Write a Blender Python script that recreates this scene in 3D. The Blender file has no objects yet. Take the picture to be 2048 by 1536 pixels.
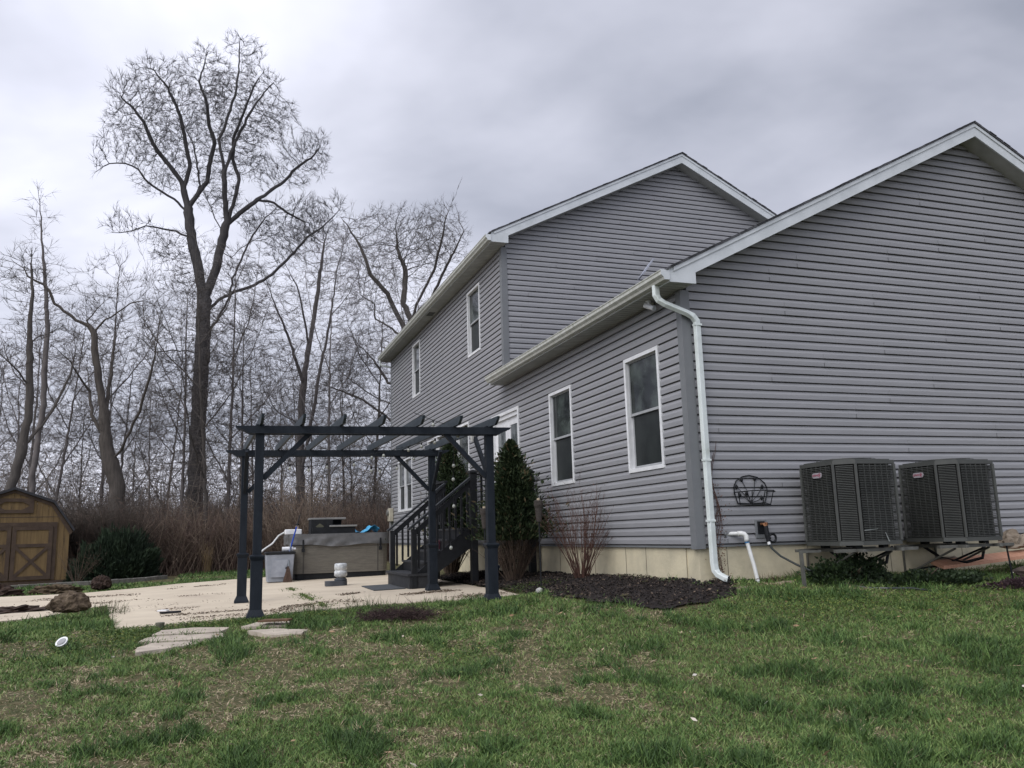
import bpy, bmesh, math, random
import numpy as np
from mathutils import Vector, Matrix
random.seed(7); rng=np.random.default_rng(11)
S=bpy.context.scene
COL=S.collection
# ---------------------------------------------------------------- camera
cd=bpy.data.cameras.new('camera'); cam=bpy.data.objects.new('camera',cd); COL.objects.link(cam)
CAM=Vector((-5.532,-8.962,.201))
cd.sensor_width=36; cd.lens=29.18; cd.clip_end=2000; cd.clip_start=.1
PITCH,ROLL,YAW=math.radians(10.239),math.radians(-1.637),math.radians(19.635)
F=Vector((math.sin(YAW)*math.cos(PITCH),math.cos(YAW)*math.cos(PITCH),math.sin(PITCH)))
R0=Vector((math.cos(YAW),-math.sin(YAW),0)); U0=R0.cross(F)
R=math.cos(ROLL)*R0+math.sin(ROLL)*U0; U=-math.sin(ROLL)*R0+math.cos(ROLL)*U0
cam.matrix_world=Matrix(((R.x,U.x,-F.x,CAM.x),(R.y,U.y,-F.y,CAM.y),(R.z,U.z,-F.z,CAM.z),(0,0,0,1)))
S.camera=cam
# ---------------------------------------------------------------- sky, sun, exposure
W=bpy.data.worlds.new('World'); S.world=W; W.use_nodes=True
nt=W.node_tree; N=nt.nodes; L=nt.links; N.clear()
SUN_EL,SUN_AZ=math.radians(42),math.radians(238)     # azimuth from +Y towards +X
out=N.new('ShaderNodeOutputWorld'); bg=N.new('ShaderNodeBackground'); bg.inputs['Strength'].default_value=.1
sky=N.new('ShaderNodeTexSky'); sky.sky_type='NISHITA'; sky.sun_disc=False; sky.sun_elevation=SUN_EL; sky.sun_rotation=SUN_AZ
tc=N.new('ShaderNodeTexCoord')
sx=N.new('ShaderNodeSeparateXYZ'); L.new(tc.outputs['Generated'],sx.inputs[0])
def M_(op,a,b=None,c=None):
    n=N.new('ShaderNodeMath'); n.operation=op
    for i,v in enumerate((a,b,c)):
        if v is None: continue
        if isinstance(v,(int,float)): n.inputs[i].default_value=v
        else: L.new(v,n.inputs[i])
    return n.outputs[0]
zc=M_('MAXIMUM',M_('ADD',sx.outputs[2],.22),.1)
cx=N.new('ShaderNodeCombineXYZ'); L.new(M_('DIVIDE',sx.outputs[0],zc),cx.inputs[0]); L.new(M_('DIVIDE',sx.outputs[1],zc),cx.inputs[1])
n1=N.new('ShaderNodeTexNoise'); n1.inputs['Scale'].default_value=.95; n1.inputs['Detail'].default_value=5; n1.inputs['Roughness'].default_value=.5; n1.inputs['Distortion'].default_value=.5
mp=N.new('ShaderNodeMapping'); mp.inputs['Location'].default_value=(15.8,16.8,0); mp.inputs['Rotation'].default_value=(0,0,.5); mp.inputs['Scale'].default_value=(1,1.2,1)
L.new(cx.outputs[0],mp.inputs[0]); L.new(mp.outputs[0],n1.inputs['Vector'])
n2=N.new('ShaderNodeTexNoise'); n2.inputs['Scale'].default_value=3.4; n2.inputs['Detail'].default_value=4; L.new(mp.outputs[0],n2.inputs['Vector'])
fac=M_('ADD',M_('MULTIPLY',n1.outputs[0],.80),M_('MULTIPLY',n2.outputs[0],.20))
cr=N.new('ShaderNodeValToRGB'); L.new(fac,cr.inputs[0])
e=cr.color_ramp.elements; e[0].position=.34; e[0].color=(.31,.33,.40,1); e[1].position=.68; e[1].color=(.77,.78,.885,1)
m=e.new(.5); m.color=(.52,.535,.62,1)
# overcast skies are brighter overhead: luminance grows with elevation, and a little towards the veiled sun
el=M_('MULTIPLY_ADD',M_('MAXIMUM',M_('SUBTRACT',sx.outputs[2],.55),0),0.9,1.0)
back=M_('MULTIPLY_ADD',M_('MAXIMUM',M_('MULTIPLY',sx.outputs[1],-1),0),0.35,1.0)
k=M_('MULTIPLY',M_('MULTIPLY',el,back),11.2)
k=M_('MULTIPLY',k,M_('MULTIPLY_ADD',sx.outputs[0],-.26,1.0))
vm=N.new('ShaderNodeVectorMath'); vm.operation='SCALE'; L.new(cr.outputs[0],vm.inputs[0]); L.new(k,vm.inputs[3])
mx=N.new('ShaderNodeMix'); mx.data_type='RGBA'; mx.inputs[0].default_value=.95; L.new(sky.outputs[0],mx.inputs[6]); L.new(vm.outputs[0],mx.inputs[7])
L.new(mx.outputs[2],bg.inputs[0]); L.new(bg.outputs[0],out.inputs[0])
sd=bpy.data.lights.new('sun','SUN'); sd.energy=1.5; sd.angle=math.radians(45); sd.color=(1,.97,.93)
so=bpy.data.objects.new('sun',sd); COL.objects.link(so)
dv=Vector((math.sin(SUN_AZ)*math.cos(SUN_EL),math.cos(SUN_AZ)*math.cos(SUN_EL),math.sin(SUN_EL)))
so.rotation_euler=dv.to_track_quat('Z','Y').to_euler(); so.location=(0,-20,30)
vs=S.view_settings; vs.view_transform='Standard'; vs.look='None'; vs.exposure=0.38; vs.gamma=1
S.cycles.max_bounces=5; S.cycles.diffuse_bounces=3; S.cycles.glossy_bounces=2; S.cycles.transmission_bounces=4
# ---------------------------------------------------------------- materials
MATS={}
def mat(name,c1,c2=None,scale=8,rough=.8,bump=0,bscale=None,spec=.3,stretch=(1,1,1),c3=None,thr=(.35,.65),coord='Object',detail=5,metal=0):
    if name in MATS: return MATS[name]
    m=bpy.data.materials.new(name); m.use_nodes=True; t=m.node_tree; b=t.nodes['Principled BSDF']
    b.inputs['Roughness'].default_value=rough; b.inputs['Specular IOR Level'].default_value=spec; b.inputs['Metallic'].default_value=metal
    c2=c2 or tuple(x*.8 for x in c1)
    co=t.nodes.new('ShaderNodeTexCoord'); mp=t.nodes.new('ShaderNodeMapping'); mp.inputs['Scale'].default_value=stretch
    t.links.new(co.outputs[coord],mp.inputs[0])
    n=t.nodes.new('ShaderNodeTexNoise'); n.inputs['Scale'].default_value=scale; n.inputs['Detail'].default_value=detail; n.inputs['Roughness'].default_value=.6
    t.links.new(mp.outputs[0],n.inputs['Vector'])
    r=t.nodes.new('ShaderNodeValToRGB'); t.links.new(n.outputs[0],r.inputs[0])
    r.color_ramp.elements[0].position=thr[0]; r.color_ramp.elements[0].color=(*c1,1)
    r.color_ramp.elements[1].position=thr[1]; r.color_ramp.elements[1].color=(*c2,1)
    if c3: q=r.color_ramp.elements.new(min(.99,thr[1]+.12)); q.color=(*c3,1)
    t.links.new(r.outputs[0],b.inputs['Base Color'])
    if bump:
        n2=t.nodes.new('ShaderNodeTexNoise'); n2.inputs['Scale'].default_value=bscale or scale*5; n2.inputs['Detail'].default_value=4
        t.links.new(mp.outputs[0],n2.inputs['Vector'])
        bp=t.nodes.new('ShaderNodeBump'); bp.inputs['Strength'].default_value=bump; bp.inputs['Distance'].default_value=.02
        t.links.new(n2.outputs[0],bp.inputs['Height']); t.links.new(bp.outputs[0],b.inputs['Normal'])
    MATS[name]=m; return m
def attr_mat(name,ramp,rough=.75,spec=.25,transl=0):
    m=bpy.data.materials.new(name); m.use_nodes=True; t=m.node_tree; b=t.nodes['Principled BSDF']
    b.inputs['Roughness'].default_value=rough; b.inputs['Specular IOR Level'].default_value=spec
    a=t.nodes.new('ShaderNodeAttribute'); a.attribute_name='hue'
    r=t.nodes.new('ShaderNodeValToRGB'); t.links.new(a.outputs['Fac'],r.inputs[0])
    r.color_ramp.elements[0].position=ramp[0][0]; r.color_ramp.elements[0].color=(*ramp[0][1],1)
    r.color_ramp.elements[1].position=ramp[-1][0]; r.color_ramp.elements[1].color=(*ramp[-1][1],1)
    for p,c in ramp[1:-1]: q=r.color_ramp.elements.new(p); q.color=(*c,1)
    t.links.new(r.outputs[0],b.inputs['Base Color'])
    MATS[name]=m; return m
SID=mat('vinyl_siding',(.262,.264,.276),(.225,.229,.241),1.1,.5,.28,2.6,.35,stretch=(1,1,5),thr=(.25,.75),c3=(.175,.173,.168),detail=9)
SIDP=mat('corner_trim_vinyl',(.160,.168,.175),(.140,.148,.155),3,.5,spec=.35)
WHT=mat('white_vinyl',(.72,.73,.74),(.60,.61,.62),5,.45,spec=.4)
FAS=mat('white_fascia',(.56,.59,.61),(.47,.50,.515),3,.5,.03,20,stretch=(1,1,1),spec=.4)
SOF=mat('grey_soffit',(.38,.39,.375),(.30,.31,.295),4,.6,.04,30)
GUT=mat('weathered_gutter',(.50,.51,.48),(.37,.38,.33),6,.5,.03,40,c3=(.2,.21,.17),stretch=(1,3,1))
DSP=mat('painted_downspout',(.66,.71,.70),(.55,.60,.58),5,.45,.02,30,c3=(.40,.43,.38))
SHG=mat('asphalt_shingle',(.07,.072,.08),(.11,.11,.12),40,.9,.5,80)
FND=mat('cream_parged_foundation',(.58,.52,.37),(.44,.40,.29),2.6,.85,.2,30,c3=(.27,.25,.2))
BLK=mat('black_waterproofing',(.012,.012,.014),(.03,.03,.032),12,.8,.4,60)
GLS=mat('painted_reflection_glass',(.007,.010,.010),(.06,.075,.068),2.2,.05,spec=.32,detail=6,thr=(.42,.66))  # paler mottling paints a blurred reflection into the pane colour
SCR=mat('insect_screen_glass',(.010,.013,.013),(.02,.025,.024),3,.4,spec=.2)
GLD=mat('door_glass',(.05,.06,.065),(.20,.22,.22),6,.08,spec=.8,stretch=(1,2,.6))
PRG=mat('dark_slate_painted_wood',(.007,.0105,.0155),(.013,.0175,.024),9,.6,.15,60,stretch=(1,1,.4),spec=.2)
PRL=mat('lit_rafter_wood',(.036,.047,.056),(.024,.032,.040),9,.6,.15,60,spec=.25)  # lighter than posts and beams: light on the rafter sides painted in
DRK=mat('black_painted_wood',(.005,.006,.0075),(.010,.0115,.014),9,.6,.15,50)
CON=mat('patio_concrete',(.57,.495,.38),(.475,.405,.31),1.1,.85,.12,60,c3=(.40,.335,.265),detail=9)
FLG=mat('grey_flagstone',(.47,.41,.335),(.33,.285,.235),5,.85,.3,30)
# ---------------------------------------------------------------- helpers
def mesh_np(name,V,Fc,m,parent=None,hue=None,smooth=False):
    """V (n,3); Fc list of face arrays, each (k,3) or (k,4)"""
    me=bpy.data.meshes.new(name); V=np.asarray(V,np.float32)
    me.vertices.add(len(V)); me.vertices.foreach_set('co',V.ravel())
    if not isinstance(Fc,(list,tuple)): Fc=[Fc]
    Fc=[np.asarray(f,np.int32) for f in Fc if len(f)]
    loops=np.concatenate([f.ravel() for f in Fc]); tot=np.concatenate([np.full(len(f),f.shape[1],np.int32) for f in Fc])
    st=np.concatenate([[0],np.cumsum(tot)[:-1]]).astype(np.int32)
    me.loops.add(len(loops)); me.loops.foreach_set('vertex_index',loops)
    me.polygons.add(len(tot)); me.polygons.foreach_set('loop_start',st); me.polygons.foreach_set('loop_total',tot)
    if smooth: me.polygons.foreach_set('use_smooth',np.ones(len(tot),bool))
    me.update(calc_edges=True)
    if hue is not None:
        a=me.attributes.new('hue','FLOAT','POINT'); a.data.foreach_set('value',np.asarray(hue,np.float32))
    me.materials.append(m)
    o=bpy.data.objects.new(name,me); COL.objects.link(o)
    if parent: o.parent=parent
    return o
class MB:
    def __init__(s): s.v=[]; s.f=[]
    def poly(s,P,Fc):
        n=len(s.v); s.v+= [tuple(p) for p in P]; s.f+= [tuple(n+i for i in f) for f in Fc]; return s
    def box(s,x0,x1,y0,y1,z0,z1):
        return s.poly([(x,y,z) for x in (x0,x1) for y in (y0,y1) for z in (z0,z1)],[(0,1,3,2),(4,6,7,5),(0,4,5,1),(2,3,7,6),(0,2,6,4),(1,5,7,3)])
    def prism(s,poly,axis,a,b):
        """poly of 2-D points; axis: 'x','y','z' extrusion from a to b. 'y': (x,z), 'x': (y,z), 'z': (x,y)"""
        f={'y':lambda p,t:(p[0],t,p[1]),'x':lambda p,t:(t,p[0],p[1]),'z':lambda p,t:(p[0],p[1],t)}[axis]
        n=len(poly); P=[f(p,a) for p in poly]+[f(p,b) for p in poly]
        return s.poly(P,[tuple(range(n))[::-1],tuple(range(n,2*n))]+[(i,(i+1)%n,n+(i+1)%n,n+i) for i in range(n)])
    def beam(s,a,b,w,h,up=(0,0,1)):
        a=Vector(a);b=Vector(b);d=(b-a).normalized();u=Vector(up)
        if abs(d.dot(u))>.98:u=Vector((1,0,0))
        r=d.cross(u).normalized();u=r.cross(d)
        P=[p+r*(i*w/2)+u*(j*h/2) for p in (a,b) for i,j in ((-1,-1),(1,-1),(1,1),(-1,1))]
        return s.poly(P,[(3,2,1,0),(4,5,6,7)]+[(i,(i+1)%4,4+(i+1)%4,4+i) for i in range(4)])
    def tube(s,pts,r,n=8,cap=True):
        pts=[Vector(p) for p in pts]
        if not hasattr(r,'__len__'): r=[r]*len(pts)
        P=[];u=None
        for i,p in enumerate(pts):
            d=(pts[min(i+1,len(pts)-1)]-pts[max(i-1,0)]).normalized()
            if u is None:
                u=d.orthogonal().normalized()
            u=(u-d*u.dot(d)); u=u.normalized() if u.length>1e-6 else d.orthogonal().normalized()
            w=d.cross(u)
            P+=[p+(u*math.cos(2*math.pi*k/n)+w*math.sin(2*math.pi*k/n))*r[i] for k in range(n)]
        Fc=[(i*n+k,i*n+(k+1)%n,(i+1)*n+(k+1)%n,(i+1)*n+k) for i in range(len(pts)-1) for k in range(n)]
        if cap: Fc+=[tuple(range(n))[::-1],tuple((len(pts)-1)*n+k for k in range(n))]
        return s.poly(P,Fc)
    def sweep(s,pts,prof,side):
        """rectangular-ish profile (a along 'side' axis, b along normal)"""
        pts=[Vector(p) for p in pts]; side=Vector(side).normalized(); n=len(prof); P=[]
        for i,p in enumerate(pts):
            d=(pts[min(i+1,len(pts)-1)]-pts[max(i-1,0)]).normalized()
            sd=(side-d*side.dot(d)).normalized(); nn=d.cross(sd)
            P+=[p+sd*a+nn*b for a,b in prof]
        Fc=[(i*n+k,i*n+(k+1)%n,(i+1)*n+(k+1)%n,(i+1)*n+k) for i in range(len(pts)-1) for k in range(n)]
        Fc+=[tuple(range(n))[::-1],tuple((len(pts)-1)*n+k for k in range(n))]
        return s.poly(P,Fc)
    def lathe(s,c,prof,n=16):
        """prof: (r,z) list"""
        P=[(c[0]+r*math.cos(2*math.pi*k/n),c[1]+r*math.sin(2*math.pi*k/n),c[2]+z) for r,z in prof for k in range(n)]
        m=len(prof)
        return s.poly(P,[(i*n+k,i*n+(k+1)%n,(i+1)*n+(k+1)%n,(i+1)*n+k) for i in range(m-1) for k in range(n)]+[tuple(range(n))[::-1],tuple((m-1)*n+k for k in range(n))])
    def build(s,name,m,parent=None,bevel=0,smooth=False,loc=None):
        me=bpy.data.meshes.new(name)
        v=s.v
        if loc is not None: v=[(a-loc[0],b-loc[1],c-loc[2]) for a,b,c in v]
        elif parent is not None and parent.type=='EMPTY' or parent is not None:
            l=world_loc(parent); v=[(a-l[0],b-l[1],c-l[2]) for a,b,c in v]
        me.from_pydata(v,[],s.f); me.update()
        bm=bmesh.new(); bm.from_mesh(me); bmesh.ops.recalc_face_normals(bm,faces=bm.faces)
        if bevel: bmesh.ops.bevel(bm,geom=list(bm.edges),offset=bevel,segments=1,affect='EDGES',clamp_overlap=True)
        bm.to_mesh(me); bm.free()
        if smooth:
            for p in me.polygons: p.use_smooth=True
        me.materials.append(m)
        o=bpy.data.objects.new(name,me); COL.objects.link(o)
        if loc is not None: o.location=loc
        if parent: o.parent=parent
        return o
def world_loc(o):
    l=Vector(o.location)
    while o.parent: o=o.parent; l+=Vector(o.location)
    return l
def tag(o,label=None,cat=None,group=None,kind=None):
    if label:o['label']=label
    if cat:o['category']=cat
    if group:o['group']=group
    if kind:o['kind']=kind
    return o
def empty(name,loc=(0,0,0),label=None,cat=None,group=None):
    o=bpy.data.objects.new(name,None); COL.objects.link(o); o.location=loc; o.empty_display_size=.1
    return tag(o,label,cat,group)
def copy_tree(o,parent=None):
    c=o.copy(); COL.objects.link(c); c.parent=parent
    for ch in list(o.children): copy_tree(ch,c)
    return c
# ---------------------------------------------------------------- terrain
def sst(a,b,x):
    t=np.clip((x-a)/(b-a),0,1); return t*t*(3-2*t)
def pl(x,y): return -.655+.018*(np.maximum(x,-7)+2.1)-.003*(np.clip(y,-5,20)-1.6)
def G(x,y):
    x=np.asarray(x,float); y=np.asarray(y,float)
    Lf=np.interp(y,[-14,-9,-4.5,-2,0,1.7],[-1.45,-1.37,-1.12,-.95,-.83,-.735])+(pl(x,1.7)+.69)*sst(-3,1.7,y)
    Rr=np.interp(y,[-14,-9,-4.5,-2,-.8,0,2],[-1.45,-1.34,-1.05,-.72,-.53,-.44,-.44])
    near=Lf+(Rr-Lf)*sst(-3.6,.6,x)
    far=pl(x,y)-.03; far=far+((-.44-.02*np.clip(y,0,9))-far)*sst(-1.75,-.1,x)
    g=near+(far-near)*sst(1.0,2.4,y)
    return g+.03*np.maximum(np.hypot(x+5.5,y+9)-48,0)
def g1(x,y): return float(G(x,y))
class VN:
    def __init__(s,seed): s.r=np.random.default_rng(seed).random((256,256))
    def __call__(s,x,y,sc):
        x=np.asarray(x)*sc+100.; y=np.asarray(y)*sc+100.; i=np.floor(x).astype(int); j=np.floor(y).astype(int); a=x-i; b=y-j
        a=a*a*(3-2*a); b=b*b*(3-2*b); r=s.r; i0=i%256; i1=(i+1)%256; j0=j%256; j1=(j+1)%256
        return (r[i0,j0]*(1-a)+r[i1,j0]*a)*(1-b)+(r[i0,j1]*(1-a)+r[i1,j1]*a)*b
    def fbm(s,x,y,sc): return (s(x,y,sc)+.5*s(x,y,sc*2.1)+.25*s(x,y,sc*4.3))/1.75
vn=VN(3); vn2=VN(8); vn3=VN(21)
# ---------------------------------------------------------------- ground sheet
def axis(lo,hi,fine0,fine1,st):
    a=list(np.arange(fine0,fine1,st)); s=st; v=fine1
    while v<hi: a.append(v); s*=1.18; v+=s
    a.append(hi); s=st; v=fine0
    while v>lo: s*=1.18; v-=s; a.insert(0,v)
    return np.array(a)
gx=axis(-260,260,-11,8,.12); gy=axis(-60,420,-8,9,.12)
X,Y=np.meshgrid(gx,gy,indexing='ij'); Z=G(X,Y)
onlawn=(Y<2.3)|(X<-8)
bumpy=(vn.fbm(X,Y,1.3)-.5)*.07+(vn2.fbm(X,Y,5)-.5)*.025
PATIO=[(-1.46,2.32),(-2.1,2.32),(-2.75,2.4),(-3.66,2.6),(-4.4,2.35),(-5.22,2.08),(-6.05,1.84),(-6.59,1.9),(-6.72,3.0),(-6.89,4.11),(-7.17,6.5),(-7.5,5.6),(-7.81,4.41),(-8.21,4.13),(-11.5,3.6),(-13.,4.0),(-13.2,10.2),(-9.84,11.0),(-8.2,11.0),(-7.4,12.0),(-6.4,13.4),(-4.9,14.2),(-1.2,14.4),(-1.2,9.3),(-1.35,4.75),(-1.33,3.65)]
def inside(P,x,y):
    x=np.asarray(x); y=np.asarray(y); c=np.zeros(x.shape,bool); n=len(P)
    for i in range(n):
        (x0,y0),(x1,y1)=P[i],P[(i+1)%n]
        k=((y0>y)!=(y1>y))&(x<(x1-x0)*(y-y0)/(y1-y0+1e-12)+x0); c^=k
    return c
inp=inside(PATIO,X,Y)
house=(X>-.1)&(Y>-.1)&(Y<19)&(X<10.4)
Z=np.where(inp|house,Z-.03,Z+bumpy*np.where((X>-1.6)&(Y>1.8),.4,1))
I=np.arange(X.size).reshape(X.shape)
Q=np.stack([I[:-1,:-1],I[1:,:-1],I[1:,1:],I[:-1,1:]],-1).reshape(-1,4)
gm=bpy.data.materials.new('soil_and_thatch'); gm.use_nodes=True; t=gm.node_tree; b=t.nodes['Principled BSDF']; b.inputs['Roughness'].default_value=.95; b.inputs['Specular IOR Level'].default_value=.1
co=t.nodes.new('ShaderNodeTexCoord')
def nz(sc,d=6):
    n=t.nodes.new('ShaderNodeTexNoise'); n.inputs['Scale'].default_value=sc; n.inputs['Detail'].default_value=d; n.inputs['Roughness'].default_value=.65; t.links.new(co.outputs['Object'],n.inputs[0]); return n
def rp(src,els):
    r=t.nodes.new('ShaderNodeValToRGB'); t.links.new(src,r.inputs[0]); r.color_ramp.elements[0].position=els[0][0]; r.color_ramp.elements[0].color=(*els[0][1],1); r.color_ramp.elements[1].position=els[-1][0]; r.color_ramp.elements[1].color=(*els[-1][1],1)
    for p,c in els[1:-1]: q=r.color_ramp.elements.new(p); q.color=(*c,1)
    return r.outputs[0]
A=rp(nz(14).outputs[0],[(.3,(.045,.055,.022)),(.5,(.085,.082,.042)),(.68,(.17,.135,.08))])
Bc=rp(nz(9).outputs[0],[(.3,(.05,.036,.024)),(.55,(.10,.07,.045)),(.7,(.17,.125,.085))])
sep=t.nodes.new('ShaderNodeSeparateXYZ'); t.links.new(co.outputs['Object'],sep.inputs[0])
ad=t.nodes.new('ShaderNodeMath'); ad.operation='MULTIPLY_ADD'; t.links.new(nz(.5).outputs[0],ad.inputs[0]); ad.inputs[1].default_value=4; t.links.new(sep.outputs[1],ad.inputs[2])
mr=t.nodes.new('ShaderNodeMapRange'); t.links.new(ad.outputs[0],mr.inputs[0]); mr.inputs[1].default_value=21; mr.inputs[2].default_value=24
mxg=t.nodes.new('ShaderNodeMix'); mxg.data_type='RGBA'; t.links.new(mr.outputs[0],mxg.inputs[0]); t.links.new(A,mxg.inputs[6]); t.links.new(Bc,mxg.inputs[7]); t.links.new(mxg.outputs[2],b.inputs['Base Color'])
bp=t.nodes.new('ShaderNodeBump'); bp.inputs['Strength'].default_value=.8; bp.inputs['Distance'].default_value=.03; t.links.new(nz(30).outputs[0],bp.inputs['Height']); t.links.new(bp.outputs[0],b.inputs['Normal'])
ground=mesh_np('ground',np.stack([X,Y,Z],-1).reshape(-1,3),Q,gm,smooth=True); tag(ground,kind='structure')
# ---------------------------------------------------------------- patio: slabs cut along its joints
bm=bmesh.new(); vs_=[bm.verts.new((x,y,0)) for x,y in PATIO]; bm.faces.new(vs_)
bmesh.ops.triangulate(bm,faces=bm.faces[:])
for c,n_ in (((-4.1,0,0),(1,.01,0)),((-7.05,0,0),(1,0,0)),((0,8.2,0),(.03,1,0)),((-9.6,0,0),(1,0,0))):
    bmesh.ops.bisect_plane(bm,geom=bm.verts[:]+bm.edges[:]+bm.faces[:],plane_co=c,plane_no=n_)
cuts=[e for e in bm.edges if e.is_boundary]
def cell(f):
    c=f.calc_center_median(); return (c.x+.01*c.y*1>-4.1,c.x>-7.05,c.y+.03*c.x>8.2,c.x>-9.6)
groups={}
for f in bm.faces: groups.setdefault(cell(f),[]).append(f)
pm=MB()
for gkey,fs in groups.items():
    es={}
    for f in fs:
        for e_ in f.edges: es[e_]=es.get(e_,0)+1
    b2=bmesh.new(); mpv={}
    for f in fs:
        vv=[]
        for v in f.verts:
            if v not in mpv: mpv[v]=b2.verts.new(v.co)
            vv.append(mpv[v])
        b2.faces.new(vv)
    bmesh.ops.dissolve_faces(b2,faces=b2.faces[:])
    for f in b2.faces:
        bmesh.ops.inset_region(b2,faces=[f],thickness=.009)
        break
    big=max(b2.faces,key=lambda f:f.calc_area())
    loop=[(v.co.x,v.co.y) for v in big.verts]; n=len(loop)
    P=[(x,y,float(pl(x,y))) for x,y in loop]+[(x,y,float(pl(x,y))-.12) for x,y in loop]
    pm.poly(P,[tuple(range(n)),tuple(range(n,2*n))[::-1]]+[(i,(i+1)%n,n+(i+1)%n,n+i) for i in range(n)])
    b2.free()
bm.free()
patio=pm.build('patio',CON); tag(patio,kind='structure')
# triangulate n-gons robustly
bm=bmesh.new(); bm.from_mesh(patio.data); bmesh.ops.triangulate(bm,faces=bm.faces[:],ngon_method='EAR_CLIP'); bm.to_mesh(patio.data); bm.free()
# ---------------------------------------------------------------- house
H=empty('house',(0,0,0),'two-storey house in grey vinyl siding with white trim and a lower gabled wing','house')
ROW=.1145
SEAM_SHADE=MB()
def build_wall(mb,name):
    n0=len(mb.f); mb.poly(SEAM_SHADE.v,SEAM_SHADE.f); o=mb.build(name,SID,H); o.data.materials.append(mat('lap_shade',(.05,.05,.055)))  # second slot: dark colour standing in for shade at the panel laps
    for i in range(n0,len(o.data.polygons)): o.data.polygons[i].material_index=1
    SEAM_SHADE.v.clear(); SEAM_SHADE.f.clear(); return o
def siding(mb,kind,base,z0,z1,ext,openings=(),seams=None):
    """kind 'A': wall in plane x=base facing -x (s=y); 'B': plane y=base facing -y (s=x)"""
    def pt(s,z,o): return (base-o,s,z) if kind=='A' else (s,base-o,z)
    k0=0; n=int(math.ceil((z1-z0)/ROW))
    prof=lambda t: .021 if .014<=t<=.07 else (.021-.021*(t-.07)/(ROW-.07) if t>.07 else -.03)
    for r in range(n):
        zb=z0+r*ROW; cut=sorted({.0141,.07,ROW}|{o[2]-zb for o in openings if .0142<o[2]-zb<ROW}|{o[3]-zb for o in openings if .0142<o[3]-zb<ROW})
        cut=[c for c in cut if zb+c<=z1+1e-6] 
        strips=[(cut[i],cut[i+1]) for i in range(len(cut)-1)]
        def ivals(za,zc):
            a0,a1=ext(za); c0,c1=ext(zc)
            iv=[(a0,a1,c0,c1)]
            zm=(za+zc)/2
            for (s0,s1,o0,o1) in openings:
                if o0<zm<o1:
                    nv=[]
                    for (p,q,u,w) in iv:
                        if s1<=p or s0>=q: nv.append((p,q,u,w)); continue
                        if s0>p: nv.append((p,s0,u,s0))
                        if s1<q: nv.append((s1,q,s1,w))
                    iv=nv
            return [v for v in iv if v[1]>v[0] or v[3]>v[2]]
        for a,c in strips:
            oa,oc=prof(a+1e-5),prof(c-1e-5)
            for p,q,u,w in ivals(zb+a,zb+c):
                mb.poly([pt(p,zb+a,oa),pt(q,zb+a,oa),pt(w,zb+c,oc),pt(u,zb+c,oc)],[(0,1,2,3)])
        for p,q,u,w in ivals(zb,zb+.014):
            mb.poly([pt(p,zb,0),pt(q,zb,0),pt(q,zb,-.03),pt(p,zb,-.03),pt(q,zb+.014,-.03),pt(p,zb+.014,-.03),pt(q,zb+.014,.021),pt(p,zb+.014,.021)],[(0,1,2,3),(3,2,4,5),(5,4,6,7)])
        if seams and r%2==0:
            for s in seams(r):
                a0,a1=ext(zb); a2,a3=ext(min(z1,zb+2*ROW))
                if s<max(a0,a2)+.15 or s>min(a1,a3)-.15: continue
                if any(o[0]-.1<s<o[1]+.1 and o[2]-.2<zb<o[3]+.2 for o in openings): continue
                for d in (0,ROW):
                    mb.poly([pt(s,zb+d+.014,.0265),pt(s+.9,zb+d+.014,.0215),pt(s+.9,zb+d+.07,.0215),pt(s,zb+d+.07,.0265),pt(s,zb+d+.014,.020),pt(s,zb+d+.07,.020)],[(0,1,2,3),(0,3,5,4)])
                    if d==0: SEAM_SHADE.poly([pt(s,zb+d+.014,.0268),pt(s-.005,zb+d+.014,.0268),pt(s-.005,zb+d+.066,.0268),pt(s,zb+d+.066,.0268)],[(0,1,2,3)])  # lap shadow painted as a dark strip lying on the panel, no real gap
WINS=[('window',.627,1.632,1.0,2.638,1),('window',3.57,4.555,.995,2.63,1),('window',8.535,9.53,4.33,5.91,1),('window',14.51,15.5,4.325,5.955,1),
      ('window',15.67,17.73,.985,2.6,2),('window',9.59,13.65,.9,2.83,4)]
DOOR=(6.141,7.87,.42,2.67)
ops=[(w[1]+.03,w[2]-.03,w[3]+.03,w[4]-.03) for w in WINS]+[(DOOR[0]+.03,DOOR[1]-.03,DOOR[2],DOOR[3]-.03)]
FARY=18.85; UY=6.95
m=0.505
NX,NZ=5.115,5.93      # near gable apex (underside of the rake)
UX,UZ=4.375,8.55
rs=random.Random(4)
sm=lambda r:[rs.uniform(.3,1.5)+3.66*i+((r//2)%3)*1.2 for i in range(-1,4)]
mb=MB(); siding(mb,'A',0,0,29*ROW,lambda z:(0.07,FARY-.07),ops); siding(mb,'A',0,29*ROW,6.25,lambda z:(UY+.07,FARY-.07),ops)
mb.build('side_wall',SID,H)
mb=MB(); siding(mb,'B',0,0,5.95,lambda z:(.07 if z<3.25 else max(.07,NX-(NZ+.02-z)/m),10.2 if z<3.2 else min(10.2,NX+(NZ+.02-z)/m)) if z<NZ else (NX,NX),(),sm)
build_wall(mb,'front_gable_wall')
mb=MB(); z0=math.floor(3.1/ROW)*ROW
siding(mb,'B',UY,z0,8.57,lambda z:(.07 if z<6.25 else max(.07,UX-(UZ+.02-z)/m),8.7 if z<6.2 else min(8.7,UX+(UZ+.02-z)/m)) if z<UZ else (UX,UX),(),sm)
build_wall(mb,'upper_gable_wall')
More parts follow.
